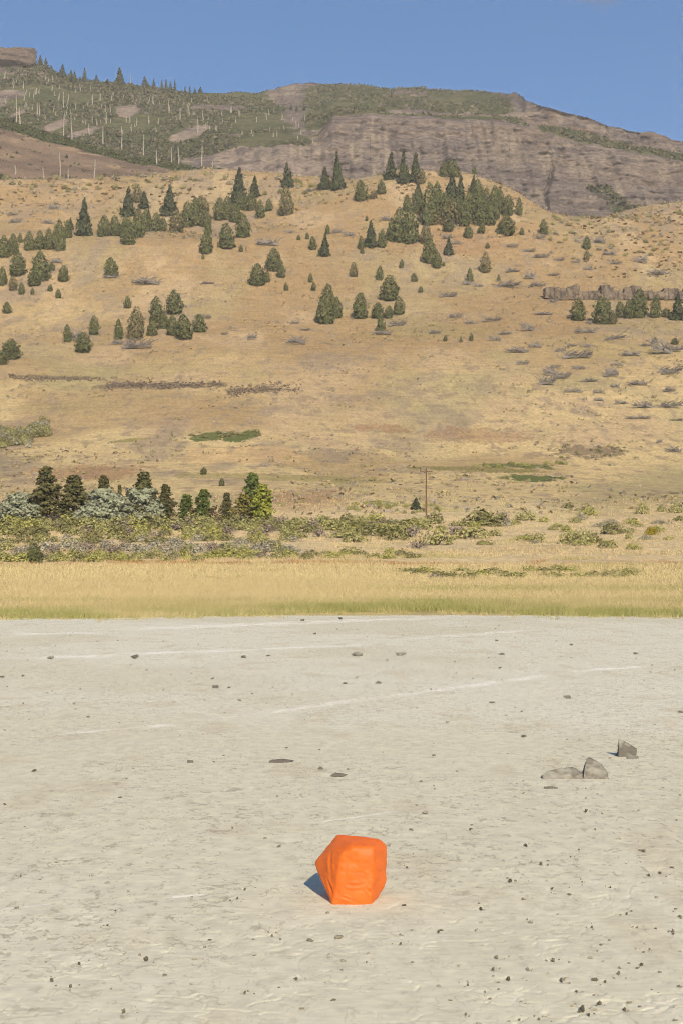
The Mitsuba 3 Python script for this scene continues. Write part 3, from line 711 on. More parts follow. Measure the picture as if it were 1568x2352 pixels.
def crown(seed, n, prof, width, size, cols, lobes=3, wild=.55, aspect=1.0, hang=None, low=.02, inner=.5, tilt=.25):
    rng = np.random.default_rng(seed)
    h = low + (1 - low) * rng.uniform(0, 1, n * 3)
    r = prof(h)
    keep = rng.uniform(size=len(h)) < (r / r.max()) ** 1.1 + .12
    h = h[keep][:n]; n = len(h); r = prof(h)
    a = rng.uniform(0, 2 * np.pi, n)
    ph = rng.uniform(0, 6.28, 6)
    lob = 1 + .14 * np.sin(lobes * a + 5 * h + ph[0]) + .12 * np.sin((lobes + 2) * a - 9 * h + ph[1]) + .10 * np.sin(16 * h + 2 * a + ph[2])
    rr = r * width * lob * (inner + (1 - inner) * rng.uniform(0, 1, n) ** .6)
    off = np.array([.05 * np.sin(ph[3]), .05 * np.sin(ph[4])])[None] * h[:, None]
    P = np.stack([np.cos(a) * rr + off[:, 0], np.sin(a) * rr + off[:, 1], h], 1)
    N = np.stack([np.cos(a), np.sin(a), tilt + .9 * (h - .5)], 1)
    c = np.asarray(cols)[rng.integers(0, len(cols), n)] * rng.uniform(.9, 1.1, (n, 1))
    return leaves(P, N, size * (1 - .45 * h), c, rng, wild, aspect, hang)


def clumpy(seed, nclump, per, prof, width, size, cols, csize, low=.15, wild=.8):
    """foliage held in separate pads with sky between them"""
    rng = np.random.default_rng(seed)
    h = low + (1 - low) * (np.arange(nclump) + rng.uniform(0, 1, nclump)) / nclump
    r = prof(h) * width
    a = np.arange(nclump) * 2.4 + rng.uniform(-.6, .6, nclump)
    cr = r * rng.uniform(.25, .95, nclump)
    C = np.stack([np.cos(a) * cr, np.sin(a) * cr, h], 1)
    k = np.repeat(np.arange(nclump), per)
    d = unit(rng.normal(size=(len(k), 3)))
    P = C[k] + d * (csize * rng.uniform(.6, 1.3, nclump) * (1.35 - .8 * h))[k][:, None] * rng.uniform(.3, 1, (len(k), 1)) ** .5 * [1, 1, .62]
    N = d + np.stack([np.cos(a), np.sin(a), a * 0 + .5], 1)[k] * .6
    tone = rng.uniform(.86, 1.12, nclump)[k][:, None]
    c = np.asarray(cols)[rng.integers(0, len(cols), len(k))] * tone * rng.uniform(.85, 1.15, (len(k), 1))
    limbs = [tube([[0, 0, hh * .92], [x * .5, y * .5, hh * .98], [x, y, hh]], [.012, .008, .003], 4) for (x, y, hh) in C[::2]]
    return leaves(P, N, size, c, rng, wild), limbs


def trunk(h, r, col, seed=0, lean=.02, limbs=()):
    rng = np.random.default_rng(seed)
    z = np.linspace(-.02, h, 6)
    p = np.stack([lean * np.sin(z * 5 + seed), lean * np.cos(z * 4 + seed) - lean, z], 1)
    v, f = tube(p, r * np.linspace(1, .25, 6), 6)
    out = [(v, f, gray(col, len(v), rng, .08))]
    for lv, lf in limbs:
        out.append((lv, lf, gray(col, len(lv), rng, .08)))
    return cat_mesh(out)


egg = lambda h: np.clip(h + .06, 0, 1) ** .42 * np.clip(1.02 - h, 0, 1) ** .72
cone = lambda h: np.clip(1.03 - h, 0, 1) ** .9 * np.clip(h * 14 + .35, 0, 1)
dome = lambda h: np.sqrt(np.clip(1.02 - (2 * h - .8) ** 2 * .7, 0, 1)) * np.clip(1.25 - h, 0, .8)
BARK = lin(120, 96, 76) * .45
GREY = lin(150, 144, 138) * .5
JG = [np.array(c) for c in ([.095, .110, .046], [.080, .096, .042], [.115, .122, .054])]
JO = [np.array(c) for c in ([.140, .130, .060], [.112, .114, .054], [.155, .130, .076])]
JD = [np.array(c) for c in ([.054, .068, .038], [.046, .060, .034], [.068, .080, .042])]
KINDS = {}


def kind(name, variants):
    KINDS[name] = []
    for i, parts in enumerate(variants):
        g = f'{name}_kind_{i}'
        scene[g] = {'type': 'shapegroup', **{k: shape(m) for k, m in parts.items()}}
        KINDS[name].append(g)


kind('juniper', [{'trunk': trunk(.5, .035, BARK, i), 'crown': crown(i + 1, 900, egg, .62, .058, JG, 3 + i % 3)} for i in range(7)])
kind('olive_juniper', [{'trunk': trunk(.6, .04, GREY, i), 'crown': crown(i + 21, 760, egg, .64, .058, JO, 3 + i % 2, .8)} for i in range(3)])
kind('fir', [{'trunk': trunk(.95, .025, BARK, i), 'crown': crown(i + 41, 640, lambda h: cone(h) * (.68 + .32 * (1 - (h * (8 + i)) % 1)), .30, .06, JD, 4, .6, 1.3, [0, 0, -1.0], .03, .35, .5)} for i in range(5)])
GP = [np.array(c) for c in ([.118, .118, .048], [.092, .100, .042], [.150, .130, .060])]
pine_prof = lambda h: np.clip(1.04 - h, 0, 1) ** .9 * np.clip(.70 + h * 1.5, 0, 1)


def pine(seed, wd, cols, low=.14, dens=1.0):
    m, limbs = clumpy(seed, int(52 * dens), 60, pine_prof, wd, .024, cols, .085, low, .6)
    return {'trunk': trunk(.97, .022, BARK, seed, .02, limbs), 'crown': m}


kind('pine', [pine(61, .30, GP), pine(62, .32, GP), pine(63, .30, [c * .92 for c in GP]), pine(64, .15, GP, .1), pine(65, .36, JG, .1)])
SV_ = [np.array(c) for c in ([.27, .295, .20], [.25, .275, .185], [.30, .315, .22])]


def silver(seed, wd):
    m, limbs = clumpy(seed, 80, 80, lambda h: np.sqrt(np.clip(1.04 - h ** 2.2, 0, 1)), wd, .042, SV_, .21, .06, .42)
    return {'trunk': trunk(.7, .05, BARK, seed, .05, limbs), 'crown': m}


kind('silver', [silver(71, .82), silver(72, .72), silver(73, .64)])
BG = [np.array(c) for c in ([.27, .30, .055], [.22, .255, .048], [.32, .33, .065])]
BY = [np.array(c) for c in ([.235, .215, .055], [.180, .175, .046], [.270, .225, .085])]
BD = [np.array(c) for c in ([.110, .145, .038], [.085, .120, .034], [.140, .170, .048])]
tall_prof = lambda h: np.clip(h * 3 + .45, 0, 1) * np.clip(1.06 - h, 0, 1) ** .4


def broad(seed, wd, cols, n=60):
    m, limbs = clumpy(seed, n, 50, tall_prof, wd, .028, cols, .10, .06, .8)
    return {'trunk': trunk(.8, .025, BARK, seed, .03, limbs), 'crown': m}


kind('broadleaf', [broad(81, .26, BG), broad(82, .34, BY), broad(83, .30, BD), broad(84, .26, BD)])
kind('brown_tree', [broad(88, .5, [lin(150, 132, 94) * .5, lin(136, 118, 84) * .48], 34)])


def bush(seed, cols, w=.75, n=200, size=.085, stems=14, stemcol=None):
    rng = np.random.default_rng(seed)
    a, e = rng.uniform(0, 6.283, n), np.arccos(rng.uniform(0, 1, n))
    d = np.stack([np.cos(a) * np.sin(e), np.sin(a) * np.sin(e), np.cos(e)], 1)
    lob = 1 + .18 * np.sin(3 * a + seed) + .14 * np.sin(5 * a + 4 * e + seed * 2)
    P = d * [w, w, .85] * (lob * (.55 + .45 * rng.uniform(0, 1, n) ** .5))[:, None] + [0, 0, .06]
    c = np.asarray(cols)[rng.integers(0, len(cols), n)] * rng.uniform(.88, 1.12, (n, 1))
    m = leaves(P, d + [0, 0, .3], size, c, rng, .5, 1.2)
    st = []
    for k in range(stems):
        aa, ll = rng.uniform(0, 6.283), rng.uniform(.5, .95)
        st.append(tube([[0, 0, -.05], [math.cos(aa) * .3 * ll, math.sin(aa) * .3 * ll, .35 * ll], [math.cos(aa) * w * .85 * ll, math.sin(aa) * w * .85 * ll, .75 * ll]], [.03, .02, .008], 3))
    sc = GREY * .7 if stemcol is None else stemcol
    s = cat_mesh([(v, f, gray(sc, len(v), rng, .1)) for v, f in st])
    return {'foliage': m, 'stems': s}


S_OL = [np.array(c) for c in ([.31, .305, .125], [.25, .25, .10], [.38, .355, .145])]
S_GR = [np.array(c) for c in ([.400, .380, .275], [.330, .315, .235], [.275, .250, .195])]
S_YE = [np.array(c) for c in ([.40, .385, .11], [.33, .325, .10], [.27, .275, .10])]
S_DK = [np.array(c) for c in ([.20, .195, .08], [.16, .165, .065], [.24, .22, .10])]
S_TW = [np.array(c) for c in ([.26, .215, .185], [.20, .17, .15], [.30, .24, .18])]
S_BR = [lin(196, 172, 44) * .6, lin(180, 164, 50) * .58]
for nm, cs, nn in (('olive_bush', S_OL, 3), ('grey_bush', S_GR, 3), ('yellow_bush', S_YE, 3), ('dark_bush', S_DK, 2), ('twig_bush', S_TW, 2), ('bright_bush', S_BR, 1)):
    kind(nm, [bush(130 + i + len(KINDS) * 10, cs, .75 + .1 * i, 200 if nm == 'twig_bush' else 380, .07 if nm == 'twig_bush' else .082, 24 if nm == 'twig_bush' else 7) for i in range(nn)])


def fallen(seed):
    """a dead juniper lying on the slope: a bole with a splay of bare boughs"""
    rng = np.random.default_rng(seed)
    st = [tube([[-.5, 0, .03], [0, .02, .09], [.45, -.03, .06]], [.035, .028, .01], 5)]
    for k in range(46):
        x = rng.uniform(-.45, .3); a = rng.uniform(-.5, .9) if rng.uniform() < .7 else rng.uniform(0, 6.28)
        L = rng.uniform(.15, .42); up = rng.uniform(.05, .55)
        e = [x + math.cos(a) * L, rng.normal() * .12, .06 + up * L]
        m = [x + math.cos(a) * L * .5, e[1] * .5, .07 + up * L * .6]
        st.append(tube([[x, 0, .05], m, e], [.016, .012, .004], 3))
    return {'boughs': cat_mesh([(v, f, gray(np.array([.195, .180, .164]) * rng.uniform(.7, 1.2), len(v), rng, .05)) for v, f in st])}


kind('fallen', [fallen(i + 140) for i in range(4)])


def snag(seed, wd=.022):
    rng = np.random.default_rng(seed)
    z = np.linspace(-.03, 1, 6)
    v, f = tube(np.stack([.015 * np.sin(z * 4 + seed), 0 * z, z], 1), wd * np.linspace(1, .35, 6), 5)
    st = [(v, f)]
    for k in range(5):
        h, a, L = rng.uniform(.35, .95), rng.uniform(0, 6.28), rng.uniform(.03, .09)
        st.append(tube([[0, 0, h], [math.cos(a) * L, math.sin(a) * L, h + L * .3]], [.006, .002], 3))
    return {'bole': cat_mesh([(v, f, gray(np.array([.33, .30, .24]), len(v), rng, .04)) for v, f in st])}


kind('snag', [snag(i + 150) for i in range(3)])

# ------------------------------------------------------------------ trees on the hill, clump by clump
OFF = {1: (0, 0), 2: (784, 0), 3: (0, 345), 4: (784, 313.6), 5: (0, 815.4), 6: (784, 752.6)}   # survey sheets, each at half scale
ONES = 'first second third fourth fifth sixth seventh eighth ninth tenth eleventh twelfth thirteenth fourteenth fifteenth sixteenth seventeenth eighteenth nineteenth'.split()
ORD = ONES + [w for t, e in (('twenty', 'twentieth'), ('thirty', 'thirtieth'), ('forty', 'fortieth'), ('fifty', 'fiftieth'), ('sixty', 'sixtieth'), ('seventy', 'seventieth')) for w in [e] + [t + '-' + o for o in ONES[:9]]]


def rank(i, n):
    return 'leftmost' if i == 0 else 'rightmost' if i == n - 1 else ORD[i] + ' from the left'


def nth(i, n, what, where):
    return f'leftmost {what} {where}' if i == 0 else f'rightmost {what} {where}' if i == n - 1 else f'{ORD[i]} {what} from the left {where}'


trng = np.random.default_rng(77)
NAME = {'J': ('juniper', 'juniper_tree', 'juniper'), 'O': ('olive_juniper', 'juniper_tree', 'juniper'), 'D': ('fir', 'fir_tree', 'fir'), 'B': ('juniper', 'juniper_bush', 'juniper')}
WID = {'juniper': .78, 'olive_juniper': .82, 'fir': .50}


def plant(k, name, loc, h, w, vari=None):
    """one tree of the kind k, h high and w wide"""
    gs = KINDS[k]
    g = gs[int(trng.integers(0, len(gs))) if vari is None else vari]
    key = numbered(name)
    s = w / WID.get(k, .6)
    inst(key, g, np.asarray(loc) - [0, 0, .03 * h], trng.uniform(0, 360), (s, s, h * 1.03))
    return key


def clump(where, sheet, trees, look=None, group=None, sep=', {o} from left '):
    ox, oy = OFF[sheet]
    trees = sorted(trees, key=lambda t: t[0])
    for i, t in enumerate(trees):
        cx, base, h, w, k = t[:5]
        px, row = ox + cx / 2, oy + base / 2
        loc = hit(px, row); u = loc[1] / F
        kk, nm, word = NAME[k]
        key = plant(kk, nm, loc, h / 2 * u * 1.04, w / 2 * u)
        adj = {'J': 'green', 'O': 'faded olive', 'D': 'dark conical', 'B': 'little'}[k]
        if len(t) > 5:
            lab = t[5]
        else:
            lab = f'{adj} {word}, {rank(i, len(trees))} {where}'
        tag(key, lab, 'tree', group)


clump('in the juniper belt on the left terrace', 3, [(475, 395, 95, 70, 'J'), (530, 392, 90, 70, 'J'), (575, 398, 100, 62, 'J'), (635, 400, 130, 72, 'J'), (592, 432, 110, 85, 'J', 'green juniper standing in front of the terrace belt, on its lip'), (670, 372, 100, 62, 'J'), (715, 372, 85, 62, 'J'), (745, 372, 62, 52, 'J'),
      (810, 377, 102, 90, 'O'), (860, 352, 112, 82, 'J'), (898, 345, 122, 90, 'J'), (930, 285, 75, 82, 'O'), (945, 352, 72, 62, 'J'), (958, 388, 62, 46, 'J'), (685, 330, 60, 30, 'D')])
clump('of the junipers at the right end of the terrace', 3, [(1010, 320, 102, 72, 'J'), (1042, 316, 102, 72, 'J'), (1080, 330, 82, 62, 'J'), (1105, 275, 82, 62, 'J'), (1155, 275, 78, 66, 'J'), (1198, 312, 82, 52, 'J'), (1235, 280, 56, 42, 'J'), (1318, 298, 130, 84, 'O')])
clump('of the dark firs along the left ridge', 3, [(383, 392, 168, 76, 'D'), (588, 302, 128, 68, 'D'), (662, 265, 76, 52, 'D'), (776, 298, 138, 78, 'D'), (1095, 245, 162, 82, 'D'), (1168, 215, 96, 56, 'D'), (1322, 170, 112, 62, 'D'), (1495, 178, 102, 62, 'D'), (1552, 180, 172, 62, 'D'), (322, 365, 56, 36, 'D'), (632, 240, 78, 60, 'O', 'greyish juniper between the second and third ridge firs')])
clump('of the juniper hedge at the far left', 3, [(-30, 495, 100, 80, 'J'), (20, 492, 100, 72, 'J'), (62, 480, 96, 62, 'J'), (92, 425, 46, 26, 'J'), (135, 458, 86, 62, 'J'), (180, 455, 86, 56, 'J'), (222, 455, 92, 62, 'J'), (275, 460, 140, 72, 'J'), (312, 402, 78, 52, 'J')])
clump('of the loose group under the left hedge', 3, [(10, 622, 86, 52, 'J'), (62, 646, 66, 52, 'O'), (78, 575, 106, 92, 'J'), (98, 664, 56, 36, 'B'), (148, 664, 30, 24, 'B'), (158, 622, 72, 72, 'J'), (188, 600, 132, 108, 'J'), (230, 650, 30, 30, 'B'), (240, 555, 40, 34, 'B'), (268, 680, 42, 32, 'B'), (290, 604, 72, 62, 'J')])
clump('', 3, [(33, 750, 52, 52, 'J', 'juniper near the left edge, alone beneath the loose left group'), (513, 582, 86, 76, 'J', 'rounded juniper alone on the slope left of the middle, over grey brush'), (585, 727, 54, 42, 'J', 'small juniper above the left-centre cluster'),
      (946, 475, 102, 76, 'J', 'juniper leaning over its little bush below the terrace end'), (933, 500, 22, 18, 'B', 'tiny bush at the foot of the leaning juniper'), (1045, 453, 112, 92, 'J', 'full juniper beneath the right end of the terrace, nearer of two'), (1117, 400, 106, 82, 'J', 'full juniper beneath the right end of the terrace, farther of two'), (1108, 467, 32, 26, 'B', 'little bush right of the two full junipers'),
      (1255, 555, 102, 88, 'J', 'tall juniper of the trio on the middle slope'), (1293, 585, 82, 46, 'J', 'slim juniper right of the trio on the middle slope'), (1182, 622, 96, 94, 'J', 'broad front juniper of the trio on the middle slope'), (1226, 605, 50, 40, 'J', 'small juniper tucked against the broad front juniper'), (1315, 645, 36, 27, 'B', 'small lone bush below the trio on the middle slope'),
      (1428, 608, 42, 26, 'B', 'upper of two little bushes right of the middle trio'), (1440, 646, 40, 28, 'B', 'lower of two little bushes right of the middle trio'), (1505, 385, 44, 27, 'B', 'small pointed bush high above the dark centre fir'), (1488, 485, 102, 56, 'D', 'dark pointed fir alone on the centre slope'), (1438, 458, 60, 44, 'J', 'juniper just left of the lone centre fir'), (1372, 412, 24, 22, 'B', 'tiny bush left of the centre fir, farther left'), (1412, 408, 32, 22, 'B', 'tiny bush left of the centre fir, nearer to it')])
clump('of the left-centre cluster', 3, [(722, 790, 116, 80, 'J'), (800, 752, 106, 96, 'J'), (750, 820, 72, 62, 'J'), (622, 870, 146, 100, 'O', 'big faded juniper with a dead grey skirt, left-centre cluster'), (546, 868, 92, 50, 'J'), (700, 852, 78, 62, 'J'), (790, 850, 92, 66, 'J'), (848, 870, 112, 98, 'J'), (918, 836, 82, 76, 'J')])
clump('', 3, [(310, 880, 78, 46, 'J', 'pointed juniper, left of the trio round a grey bush'), (432, 848, 86, 58, 'J', 'pointed juniper, right of the trio round a grey bush'), (381, 928, 92, 92, 'J', 'wide juniper in front of the grey bush'), (48, 960, 92, 112, 'J', 'wide juniper at the left edge, over the rock ledge'), (5, 985, 62, 70, 'J', 'low juniper cut by the left edge, before the wide one')])
clump('of the centre cluster on the slope', 3, [(1500, 795, 176, 100, 'J'), (1550, 770, 94, 62, 'J'), (1470, 792, 80, 50, 'O')])
clump('of the three dark firs on the knoll', 4, [(222, 195, 122, 62, 'D'), (285, 215, 148, 58, 'D'), (338, 205, 132, 58, 'D')])
clump('', 4, [(362, 215, 66, 62, 'O', 'olive juniper at the foot of the three knoll firs'), (470, 185, 72, 52, 'J', 'slim juniper on the knoll skyline, left of two'), (512, 185, 82, 76, 'J', 'round juniper on the knoll skyline, right of two'), (607, 170, 40, 30, 'B', 'small bush on the skyline at the right of the knoll'),
      (92, 295, 92, 76, 'J', 'round juniper left of the knoll, beneath the ridge'), (183, 262, 60, 54, 'J', 'smaller juniper right of the round one left of the knoll'), (145, 287, 42, 44, 'O', 'greyish bush between the two junipers left of the knoll')])
clump('in the big grove on the knoll', 4, [(350, 290, 78, 46, 'D'), (345, 352, 112, 70, 'J'), (298, 345, 76, 46, 'J'), (400, 405, 190, 92, 'J'), (442, 330, 122, 72, 'J'), (500, 322, 162, 80, 'D'), (542, 330, 152, 62, 'D'), (602, 262, 82, 46, 'D'), (630, 332, 132, 82, 'J'), (662, 352, 112, 70, 'J'), (700, 382, 152, 70, 'J'), (722, 330, 92, 60, 'J'), (760, 362, 92, 72, 'J'),
      (815, 362, 82, 38, 'J'), (500, 412, 122, 102, 'O'), (562, 410, 112, 82, 'J'), (640, 406, 122, 92, 'J'), (682, 406, 102, 72, 'J'), (755, 452, 92, 100, 'J'), (420, 405, 82, 72, 'O'), (590, 370, 110, 80, 'J'), (470, 370, 110, 80, 'J'), (530, 375, 100, 76, 'J')])
clump('of the clump below the grove to the left', 4, [(260, 482, 152, 92, 'J'), (312, 490, 162, 100, 'J'), (232, 480, 102, 62, 'J'), (185, 510, 82, 52, 'J'), (135, 510, 122, 62, 'D'), (90, 520, 62, 36, 'J'), (95, 538, 26, 24, 'B'), (390, 492, 92, 72, 'O')])
clump('of the small junipers under the grove', 4, [(488, 438, 42, 60, 'J'), (583, 466, 56, 50, 'J'), (641, 445, 42, 42, 'J'), (828, 452, 34, 26, 'J'), (930, 448, 66, 50, 'J')])
clump('', 4, [(1127, 517, 62, 42, 'J', 'bright green juniper alone on the right slope near the gully'), (1125, 570, 46, 36, 'O', 'greyish bush beneath the bright green juniper on the right'), (670, 515, 26, 26, 'B', 'tiny bush alone below the grove'), (408, 580, 112, 86, 'J', 'dense juniper below the grove, with a lower companion'), (437, 605, 72, 52, 'J', 'lower companion at the right foot of the dense juniper'),
      (492, 542, 80, 48, 'D', 'slim dark fir right of the dense juniper'), (275, 605, 40, 27, 'B', 'small lone bush left of the dense juniper'), (468, 598, 22, 16, 'B', 'tiny bush right of the dense juniper'), (660, 625, 92, 60, 'O', 'ragged juniper among grey brush right of the dense one'), (590, 668, 60, 36, 'J', 'slim juniper below the ragged one, to the left'), (722, 665, 30, 20, 'B', 'tiny bush right of the slim juniper'),
      (115, 388, 22, 16, 'B', 'tiny bush on bare ground left of the grove'), (174, 660, 64, 42, 'J', 'pointed small juniper above the centre cluster'), (58, 645, 66, 46, 'O', 'greyish juniper left above the centre cluster'), (333, 667, 40, 37, 'J', 'round small juniper right above the centre cluster'), (362, 716, 30, 27, 'B', 'little bush right of the centre cluster')])
clump('of the right-centre cluster on the slope', 4, [(220, 752, 112, 104, 'J'), (262, 818, 82, 62, 'J'), (85, 835, 116, 84, 'J'), (165, 835, 72, 72, 'J'), (215, 835, 56, 52, 'J'), (182, 895, 72, 48, 'J')])
clump('of the junipers before the right outcrop', 4, [(1085, 845, 96, 86, 'J'), (1200, 860, 126, 112, 'J'), (1282, 830, 72, 62, 'J'), (1362, 830, 126, 102, 'J'), (1320, 835, 82, 62, 'J'), (1440, 832, 102, 62, 'J'), (1490, 830, 42, 52, 'J'), (1542, 842, 126, 72, 'D'), (1245, 862, 52, 52, 'O')])
clump('of three tiny bushes on the lower slope', 4, [(475, 940, 27, 22, 'B'), (548, 945, 26, 15, 'B'), (595, 938, 36, 24, 'B')])
clump('', 4, [(1437, 950, 27, 30, 'B', 'tiny bush among grey brush at far right, left of two'), (1530, 955, 30, 42, 'B', 'tiny bush among grey brush at far right, right of two')])
clump('', 5, [(935, 550, 34, 36, 'B', 'round little bush on the slope above the brown tree'), (1020, 602, 36, 32, 'B', 'round little bush right above the brown tree'), (163, 960, 94, 84, 'J', 'dark green juniper standing in the brush at left')])
clump('', 6, [(340, 837, 56, 50, 'D', 'dark round tree beside the wooden utility pole')])
# the trees at the foot of the slope
for k, vi, cx, base, h, w, nm, lab in [
        ('pine', 0, 212, 770, 240, 118, 'pine_tree', 'tall airy pine, leftmost of the pines at the hill foot'), ('pine', 1, 340, 776, 210, 112, 'pine_tree', 'dark full pine, second from the left at the hill foot'), ('pine', 2, 476, 768, 200, 88, 'pine_tree', 'pine peeping over the middle silver tree'),
        ('pine', 3, 550, 768, 158, 40, 'pine_tree', 'thin small pine top between the two joined silver trees'), ('pine', 1, 662, 768, 216, 104, 'pine_tree', 'broad dark pine behind the right silver tree'), ('pine', 2, 760, 768, 160, 76, 'pine_tree', 'narrow pine right of the right silver tree'),
        ('silver', 0, 105, 772, 122, 192, 'olive_tree', 'wide silver-grey tree at the far left of the hill foot'), ('silver', 1, 478, 776, 142, 205, 'olive_tree', 'silver-grey tree, middle of three, joined to the right one'), ('silver', 2, 650, 768, 148, 190, 'olive_tree', 'silver-grey tree, right of three, with the tallest dome'),
        ('broadleaf', 3, 856, 772, 118, 68, 'leafy_tree', 'small dark green tree right of the silver trees'), ('broadleaf', 2, 935, 775, 142, 78, 'leafy_tree', 'rounded green tree left of the brown tree'), ('brown_tree', 0, 985, 775, 72, 80, 'leafy_tree', 'low dry brown tree between two green trees'), ('pine', 3, 1042, 770, 125, 66, 'pine_tree', 'dark thin-crowned pine beside the dry brown tree'),
        ('broadleaf', 2, 1165, 772, 212, 100, 'leafy_tree', 'tallest dark green tree, behind the bright green one'), ('broadleaf', 0, 1208, 778, 172, 104, 'leafy_tree', 'bright green tree, front right of the leafy trio'), ('broadleaf', 1, 1122, 776, 124, 90, 'leafy_tree', 'yellow-green tree, front left of the leafy trio'), ('brown_tree', 0, 888, 775, 62, 72, 'leafy_tree', 'low brownish tree between the two small green trees')]:
    loc = hit(cx / 2, 815.4 + (base - 4) / 2); u = loc[1] / F
    gw = {'pine': .29, 'silver': 1.0, 'broadleaf': .44, 'brown_tree': .85}[k]
    key = numbered(nm)
    s = w / 2 * u / gw
    hh = (h + 7) / 2 * u
    inst(key, KINDS[k][vi], loc, trng.uniform(0, 360), (s, s, hh))
    tag(key, lab, 'tree')

# ------------------------------------------------------------------ dead trunks and trees on the mountain
mtree = cKDTree(np.stack([CX + F * MX.ravel() / MY.ravel(), CY - F * (MZ.ravel() - CAM_H) / MY.ravel()], 1))
stree = cKDTree(np.stack([CX + F * spv[:, 0] / spv[:, 1], CY - F * (spv[:, 2] - CAM_H) / spv[:, 1]], 1))


def hit_far(px, row):
    best = None
    for tree, pts, mx in ((stree, spv, 2.5), (mtree, mv, 5.0)):
        idx = tree.query_ball_point([px, row], mx)
        if idx:
            j = min(idx, key=lambda i: pts[i, 1])
            if best is None or pts[j, 1] < best[1]: best = pts[j]
    if best is None:
        best = mv[mtree.query([px, row])[1]]
    return best


def stand(k, name, px, row, h, w, lab, group=None, cat='dead tree'):
    loc = hit_far(px, row); u = loc[1] / F
    key = numbered(name)
    gs = KINDS[k]
    inst(key, gs[int(trng.integers(0, len(gs)))], loc - np.array([0, 0, .02 * h * u]), trng.uniform(0, 360), (w, w, h * u))
    tag(key, lab, cat, group)


SN = [(297, 622, 88), (335, 640, 125), (405, 612, 55), (470, 656, 92), (557, 680, 98), (665, 702, 95), (720, 752, 70), (785, 735, 70), (822, 742, 84), (930, 752, 98), (975, 767, 38)]
for i, (x, b, h) in enumerate(SN):
    stand('snag', 'snag', x / 2, b / 2, h / 2, 34, f'pale bare trunk, {ORD[i] + " from the left" if i else "leftmost"} of the tall row above the spur crest')
SN2 = [(70, 795, 42), (112, 842, 36), (200, 832, 72), (275, 812, 122), (318, 830, 62), (437, 826, 102)]
for i, (x, b, h) in enumerate(SN2):
    stand('snag', 'snag', x / 2, b / 2, h / 2, 26, f'grey bare trunk, {ORD[i] + " from the left" if i else "leftmost"} of those on the reddish spur face')
SN3 = [(75, 555, 132), (92, 570, 88), (165, 530, 68), (185, 530, 68), (295, 485, 58), (490, 555, 54), (823, 545, 62), (905, 600, 78), (685, 555, 38), (705, 470, 48), (773, 510, 62), (425, 470, 44), (460, 462, 46), (555, 610, 40), (27, 360, 48), (105, 395, 34), (930, 545, 50), (865, 520, 40)]
for i, (x, b, h) in enumerate(sorted(SN3)):
    stand('snag', 'snag', x / 2, b / 2, h / 2, 32, f'pale tall trunk, {ORD[i] + " from the left" if i else "leftmost"} of those standing out mid-slope on the burned hill')
few = []
for i in range(130):
    px = trng.uniform(0, 560) if i < 112 else trng.uniform(560, 720)
    top = np.interp(px, [0, 90, 180, 300, 440, 560, 760], [150, 160, 190, 205, 222, 240, 275])
    row = trng.uniform(top + 8, top + 105) if px < 400 else trng.uniform(top + 6, top + 70)
    few.append((0 if row < top + 40 else 1, px, row, trng.uniform(7, 17)))
for z in (0, 1):
    here = sorted(t for t in few if t[0] == z)
    for i, (_, px, row, h) in enumerate(here):
        stand('snag', 'snag', px, row, h, 24, nth(i, len(here), 'short pale snag', 'on the upper burned slope' if z == 0 else 'on the lower burned slope'), 'small dead trunks on the burned hill')
RC = [(183, 292, 44, 26), (213, 306, 46, 22), (237, 322, 26, 22), (285, 350, 56, 36), (328, 366, 48, 26), (345, 370, 48, 22), (388, 372, 64, 22), (445, 376, 34, 24), (490, 380, 20, 24), (553, 386, 78, 46), (670, 396, 48, 36), (710, 403, 44, 20), (743, 413, 50, 17), (765, 419, 58, 22), (785, 421, 48, 20), (806, 421, 60, 16), (850, 437, 44, 17), (870, 428, 38, 12), (895, 424, 26, 14), (920, 424, 26, 24)]
for i, (x, b, h, w) in enumerate(RC):
    px, row = x / 2, b / 2
    loc = mv[mtree.query([px, row + 2])[1]]
    u = loc[1] / F
    key = plant('fir', 'conifer_tree', loc, (h / 2 + 2) * u, w / 2 * u)
    tag(key, f'dark conifer on the burned hill skyline, {ORD[i] + " from the left" if i else "leftmost"}', 'tree')
stand('snag', 'snag', 301, 189, 26, 30, 'whitish dead tree on the skyline right of the biggest skyline conifer')
for i, (x, b, h, w) in enumerate(sorted([(598, 248, 12, 7), (618, 249, 13, 7), (650, 248, 15, 8), (664, 249, 13, 7), (682, 250, 15, 7), (696, 249, 17, 9), (640, 243, 10, 6)])):
    loc = hit_far(x, b); u = loc[1] / F
    key = plant('fir', 'conifer_tree', loc, h * u, w * u)
    tag(key, nth(i, 7, 'small dark conifer', 'in the stand beneath the dark rounded summit'), 'tree', 'conifers beneath the dark summit')
# the rock cap on the left skyline
v, f = [], []
parts = []
for i, (x0, x1, top, bot, Y) in enumerate([(-60, 30, 108, 150, 1725), (-30, 58, 112, 150, 1720), (20, 82, 111, 150, 1728), (40, 84, 122, 152, 1716), (-10, 50, 126, 152, 1708)]):
    u = Y / F
    vv, ff = rock(700 + i, ((x1 - x0) * u * 1.05, 26, (bot - top) * u * 1.2), .08, 3, 30)
    vv[:, 2] = vv[:, 2].clip(None, np.quantile(vv[:, 2], .88))
    p = at((x0 + x1) / 2, bot, Y)
    vv[:, 2] += p[2] - vv[:, 2].max() + (bot - top) * u
    vv[:, 1] += 2.0 * meshkit.noise(np.stack([vv[:, 0] * .02, vv[:, 2] * 0, vv[:, 2] / 2.2], -1), 8)
    key = 'rock_butte__block' + (f'_{i:03d}' if i else '')
    scene[key] = mikit.ply((vv + [p[0], p[1], 0], ff), 'cap_mat', smooth=25)
    tag(key)
